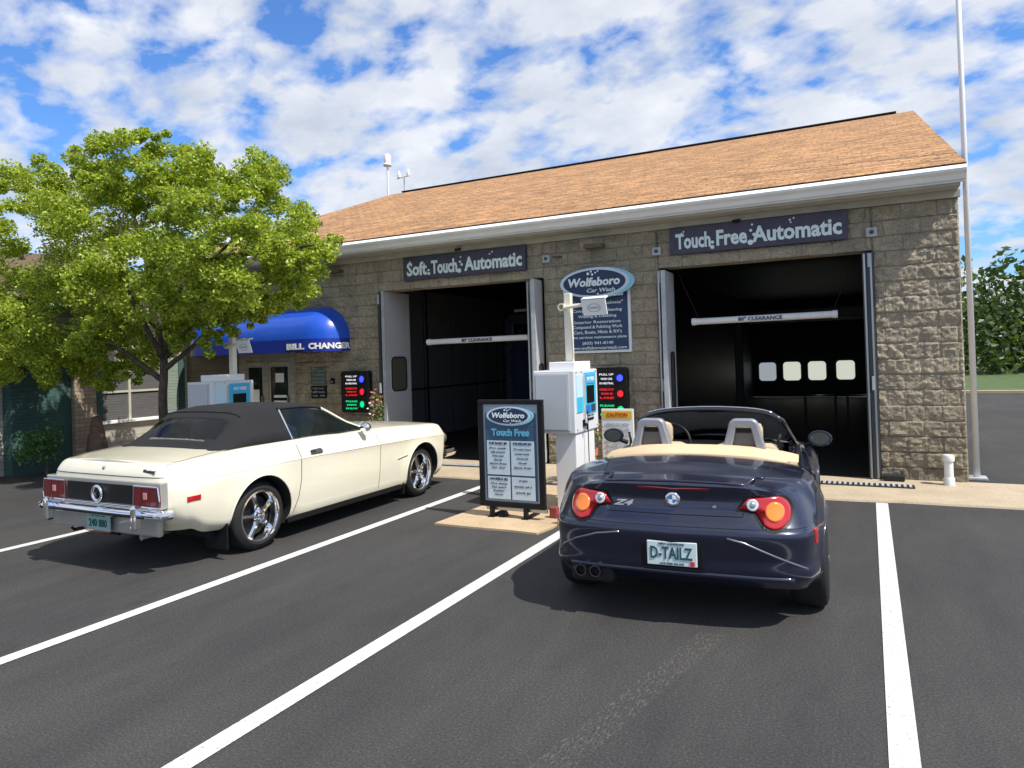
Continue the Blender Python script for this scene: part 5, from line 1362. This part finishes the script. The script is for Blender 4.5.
    g = merge(g, drape(bv, [(-.52, .30), (-.56, .55), (-.60, .85), (-.58, .98)], 2, 1, .004, -.001), drape(bv, [(.52, .30), (.56, .55), (.60, .85), (.58, .98)], 2, 1, .004, -.001))
    for sx in (1, -1):
        g = merge(g, drape(bv, [(1.25, .90), (1.27, .70), (1.25, .45), (1.20, .25)], 0, sx, .0035, -.001), drape(bv, [(2.45, .86), (2.50, .6), (2.48, .25)], 0, sx, .0035, -.001))
    g = merge(g, drape(bv, [(-.80, .655), (.80, .655)], 1, -1, .003, -.001))
    g.build('panel_gap', M['black'], body)
    drape(bv, [(-.55, .905), (-.3, .922), (0, .928), (.3, .922), (.55, .905)], 1, -1, .010, -.001).build('spoiler_lip', M['navy_paint'], body, smooth=True)
    patch(bv, [(-.24, .89), (.24, .89), (.22, .872), (-.22, .872)], 1, -1, .005).build('high_stop_lamp', M['lens_dark'], C)
    # badge
    bd = patch(bv, [(.048*math.cos(2*math.pi*k/24), .812+.045*math.sin(2*math.pi*k/24)) for k in range(24)], 1, -1, .010, 3, dome=.004).build('boot_badge', M['chrome'], C, smooth=True)
    for q, (a0, a1, mm) in enumerate(((0, 90, 'white'), (90, 180, 'blue_print'), (180, 270, 'white'), (270, 360, 'blue_print'))):
        pts = [(0, .812)] + [(.027*math.cos(R(a0+(a1-a0)*k/6)), .812+.025*math.sin(R(a0+(a1-a0)*k/6))) for k in range(7)]
        b = MB(local=True); y_ = hit(bv, (0, -4, .812), (0, 1, 0), .018).y
        b.prism(pts, 1, y_, y_+.003); b.build('badge_quarter', M[mm], bd)
    yb = hit(bv, (-.36, -4, .78), (0, 1, 0), .006).y
    text('lettering', 'Z4', (-.33, yb-.006, .775), .036, mat('silver_badge', (.62, .63, .65), .35, .3), C, width=.14, bold=.03, shear=.35, local=True)
    b = MB(local=True); yb = hit(bv, (.23, -4, .77), (0, 1, 0), .0).y; b.lathe([(0, -.010), (.012, -.008), (.014, .01)], (.26, yb, .77), 1, 12); b.build('boot_lock', M['steel'], C)
    # number plate
    yp = hit(bv, (0, -4, .46), (0, 1, 0), .0).y - .022
    MB(local=True).box((-.20, yp+.014, .39), (.20, yp+.07, .585), .01).build('plate_recess', M['black'], C)
    pl = MB(local=True).box((-.158, yp, .405), (.158, yp+.012, .56), .005).build('number_plate', M['plate'], C)
    text('lettering', 'D-TAILZ', (-.002, yp-.002, .488), .078, M['plate_ink'], pl, width=.265, bold=.02, depth=.002, local=True)
    text('lettering', 'NEW HAMPSHIRE', (-.0, yp-.002, .545), .014, M['plate_ink'], pl, width=.16, depth=.002, local=True)
    text('lettering', 'LIVE FREE OR DIE', (-.0, yp-.002, .420), .013, M['plate_ink'], pl, width=.15, depth=.002, local=True)
    MB(local=True).box((.115, yp-.004, .412), (.142, yp-.001, .44)).build('tax_disc', M['red'], pl)
    # lower valance lip, exhausts
    drape(bv, [(-.70, .345), (-.4, .352), (0, .355), (.4, .352), (.72, .34)], 1, -1, .018, -.004, 8).build('valance_lip', M['navy_paint'], body, smooth=True)
    vx = MB(local=True).box((-.70, .08, .23), (-.40, .22, .34), .03).build('exhaust_recess', M['black_matt'], C)
    for x in (-.62, -.52):
        b = MB(local=True); b.lathe([(.034, .16), (.038, -.0), (.038, -.012), (.032, -.012), (.030, .05), (.0, .06)], (x, .055, .315), 1, 20); b.build('tail_pipe', mat('dark_chrome', (.20, .20, .21), .25, 1.0), C, auto=40)
    # wheels
    for y_ in (.78, 3.27):
        for sx in (1, -1): wheel(C, sx*.805, y_, .322, .235, .228, sx, 'five', M['steel'])
    # ---- cabin
    cab = MB(local=True); cab.box((-.70, 1.1, .24), (.70, 2.75, .28)); cab.box((-.725, 1.1, .28), (-.70, 2.75, .88)); cab.box((.70, 1.1, .28), (.725, 2.75, .88)); cab.box((-.70, 1.1, .28), (.70, 1.14, .92)); cab.build('cabin_lining', M['black_matt'], C)
    # tan folded roof cover: crowned band behind the seats
    b = MB(local=True); rows = []
    prof = [(1.02, -.03), (1.02, .012), (1.06, .045), (1.14, .075), (1.26, .085), (1.38, .070), (1.46, .03), (1.48, -.06)]
    N = 28
    for k in range(N+1):
        f = -1+2*k/N; x = .755*f; zz = .945-.085*abs(f)**2.6; yy = -.10*0+.26*abs(f)**2.4
        rows.append([b.bm.verts.new((x, y_+yy, zz+dz*(1-.25*abs(f)**4))) for y_, dz in prof])
    for i in range(N):
        for j in range(len(prof)-1): b.bm.faces.new((rows[i][j], rows[i+1][j], rows[i+1][j+1], rows[i][j+1]))
    b.bm.faces.new(rows[0]); b.bm.faces.new(rows[-1][::-1]); b.build('folded_roof', M['tan_fabric'], C, auto=50)
    # seats and roll hoops
    for cx in (-.37, .36):
        st = MB(local=True); st.box((cx-.25, 1.55, .55), (cx+.25, 1.72, 1.0), .06); st.box((cx-.13, 1.56, .98), (cx+.13, 1.68, 1.175), .05); st.box((cx-.25, 1.62, .35), (cx+.25, 2.15, .52), .06); st.build('seat', M['tan_leather'], C, auto=40)
        # hoop: tapered arch plate, outer minus inner
        b = MB(local=True)
        def archp(wb__, wt, z0_, z1_, r_):
            pts = [(-wb__, z0_)]
            for k in range(9): a = R(180-90*k/8); pts.append((-wt+r_+r_*math.cos(a), z1_-r_+r_*math.sin(a)))
            for k in range(9): a = R(90-90*k/8); pts.append((wt-r_+r_*math.cos(a), z1_-r_+r_*math.sin(a)))
            return pts+[(wb__, z0_)]
        o_ = archp(.188, .112, .90, 1.225, .055); i_ = archp(.112, .062, .90, 1.165, .03)
        yA, yB_ = 1.32, 1.42
        for yy, flip in ((yA, 0), (yB_, 1)):
            vo = [b.bm.verts.new((cx+p[0], yy, p[1])) for p in o_]; vi = [b.bm.verts.new((cx+p[0], yy, p[1])) for p in i_]
            for k in range(len(o_)-1): b.bm.faces.new((vo[k], vo[k+1], vi[k+1], vi[k]))
            if flip == 0: s0 = (vo, vi)
            else:
                for k in range(len(o_)-1): b.bm.faces.new((s0[0][k], s0[0][k+1], vo[k+1], vo[k])); b.bm.faces.new((s0[1][k], s0[1][k+1], vi[k+1], vi[k]))
        ho = b.build('roll_hoop', M['hoop'], C, auto=40)
        md = ho.modifiers.new('b', 'BEVEL'); md.width = .012; md.segments = 2; md.limit_method = 'ANGLE'; md.angle_limit = R(50)
        MB(local=True).box((cx-.085, 1.36, .92), (cx+.085, 1.385, 1.155), .01).build('hoop_panel', mat('hoop_pad', (.13, .125, .12), .6), ho)
        MB(local=True).box((cx-.055, 1.352, 1.115), (cx+.055, 1.358, 1.145), .002).build('hoop_slot', M['black_matt'], ho)
    # windscreen: base, frame, glass
    def scr(f, k):   # f -1..1 across, k 0 base 1 top
        x = f*(.72+(-.095)*k); y = 2.74-.45*k-.20*abs(f)**2.2; z = .93+.30*k-.028*k*abs(f)**2.2-.055*k*abs(f)**8-.03*(1-k)*abs(f)**2
        return (x, y, z)
    b = MB(local=True); N = 20; K = 8
    vs = [[b.bm.verts.new(scr(-1+2*i/N, k/K)) for i in range(N+1)] for k in range(K+1)]
    for k in range(K):
        for i in range(N): b.bm.faces.new((vs[k][i], vs[k][i+1], vs[k+1][i+1], vs[k+1][i]))
    b.build('windscreen', M['tint'], C, smooth=True)
    P = [scr(-1, k/6) for k in range(6)]+[scr(-1+2*i/16, 1) for i in range(17)]+[scr(1, 1-k/6) for k in range(1, 7)]
    MB(local=True).tube(P, .023, 8).build('windscreen_frame', mat('black_gloss', (.012, .014, .02), .12, coat=1.0), C, smooth=True)
    P = [Vector(scr(-1+2*i/16, 1))+Vector((0, -.012, .024)) for i in range(1, 16)]
    MB(local=True).tube(P, .005, 6).build('header_trim', M['chrome'], C, smooth=True)
    MB(local=True).box((-.62, 2.40, .68), (.62, 2.70, .90), .05).build('dashboard', M['black'], C, auto=40)
    b = MB(local=True); n = 28; P = [(-.36+.18*math.cos(2*math.pi*k/n), 2.20+.06*math.sin(2*math.pi*k/n), .92+.17*math.sin(2*math.pi*k/n)) for k in range(n+1)]; b.tube(P, .014, 6, cap=False); b.tube([(-.36, 2.2, .92), (-.36, 2.42, .86)], .03, 8); b.build('steering_wheel', M['black'], C, smooth=True)
    MB(local=True).box((-.12, 2.30, 1.20), (.12, 2.33, 1.26), .012).build('rear_view_mirror', M['black'], C)
    # door tops, side glass stub, grab trim
    for sx in (1, -1):
        b = MB(local=True); b.tube([(sx*.73, 1.5, .895), (sx*.74, 1.9, .885), (sx*.74, 2.4, .875), (sx*.70, 2.62, .89)], .022, 8); b.build('door_top', M['black'], C, smooth=True)
        b = MB(local=True); b.tube([(sx*.62, 1.62, 1.08), (sx*.60, 1.60, 1.0), (sx*.64, 1.68, .90)], .012, 6); b.build('seat_belt', M['black'], C, smooth=True)
        # mirror: shell and glass
        b = MB(local=True); b.lathe([(0, .075), (.035, .068), (.058, .045), (.068, .015), (.07, -.012), (.066, -.02), (.0, -.02)], (sx*.925, 2.28, .975), 1, 26)
        for v in b.bm.verts: v.co.x = sx*.925+(v.co.x-sx*.925)*1.42
        mo = b.build('wing_mirror', M['navy_paint'], C, smooth=False, auto=45)
        b = MB(local=True); b.disc((sx*.925, 2.252, .975), .078, .054, 1, 26, .006); b.build('mirror_glass', M['mirror'], mo)
        MB(local=True).tube([(sx*.80, 2.33, .90), (sx*.88, 2.30, .935)], .02, 8).build('stalk', M['black'], mo)
        patch(bv, [(1.50, .745), (1.70, .75), (1.70, .725), (1.50, .72)], 0, sx, .018, 3).build('door_handle', M['navy_paint'], body)
    for sx in (1, -1):
        patch(bv, [(sx*.42, .62), (sx*.62, .66), (sx*.66, .60), (sx*.50, .55)], 1, 1, .008, 3).build('headlamp', M['lens_clear'], C)
    return C
roadster()
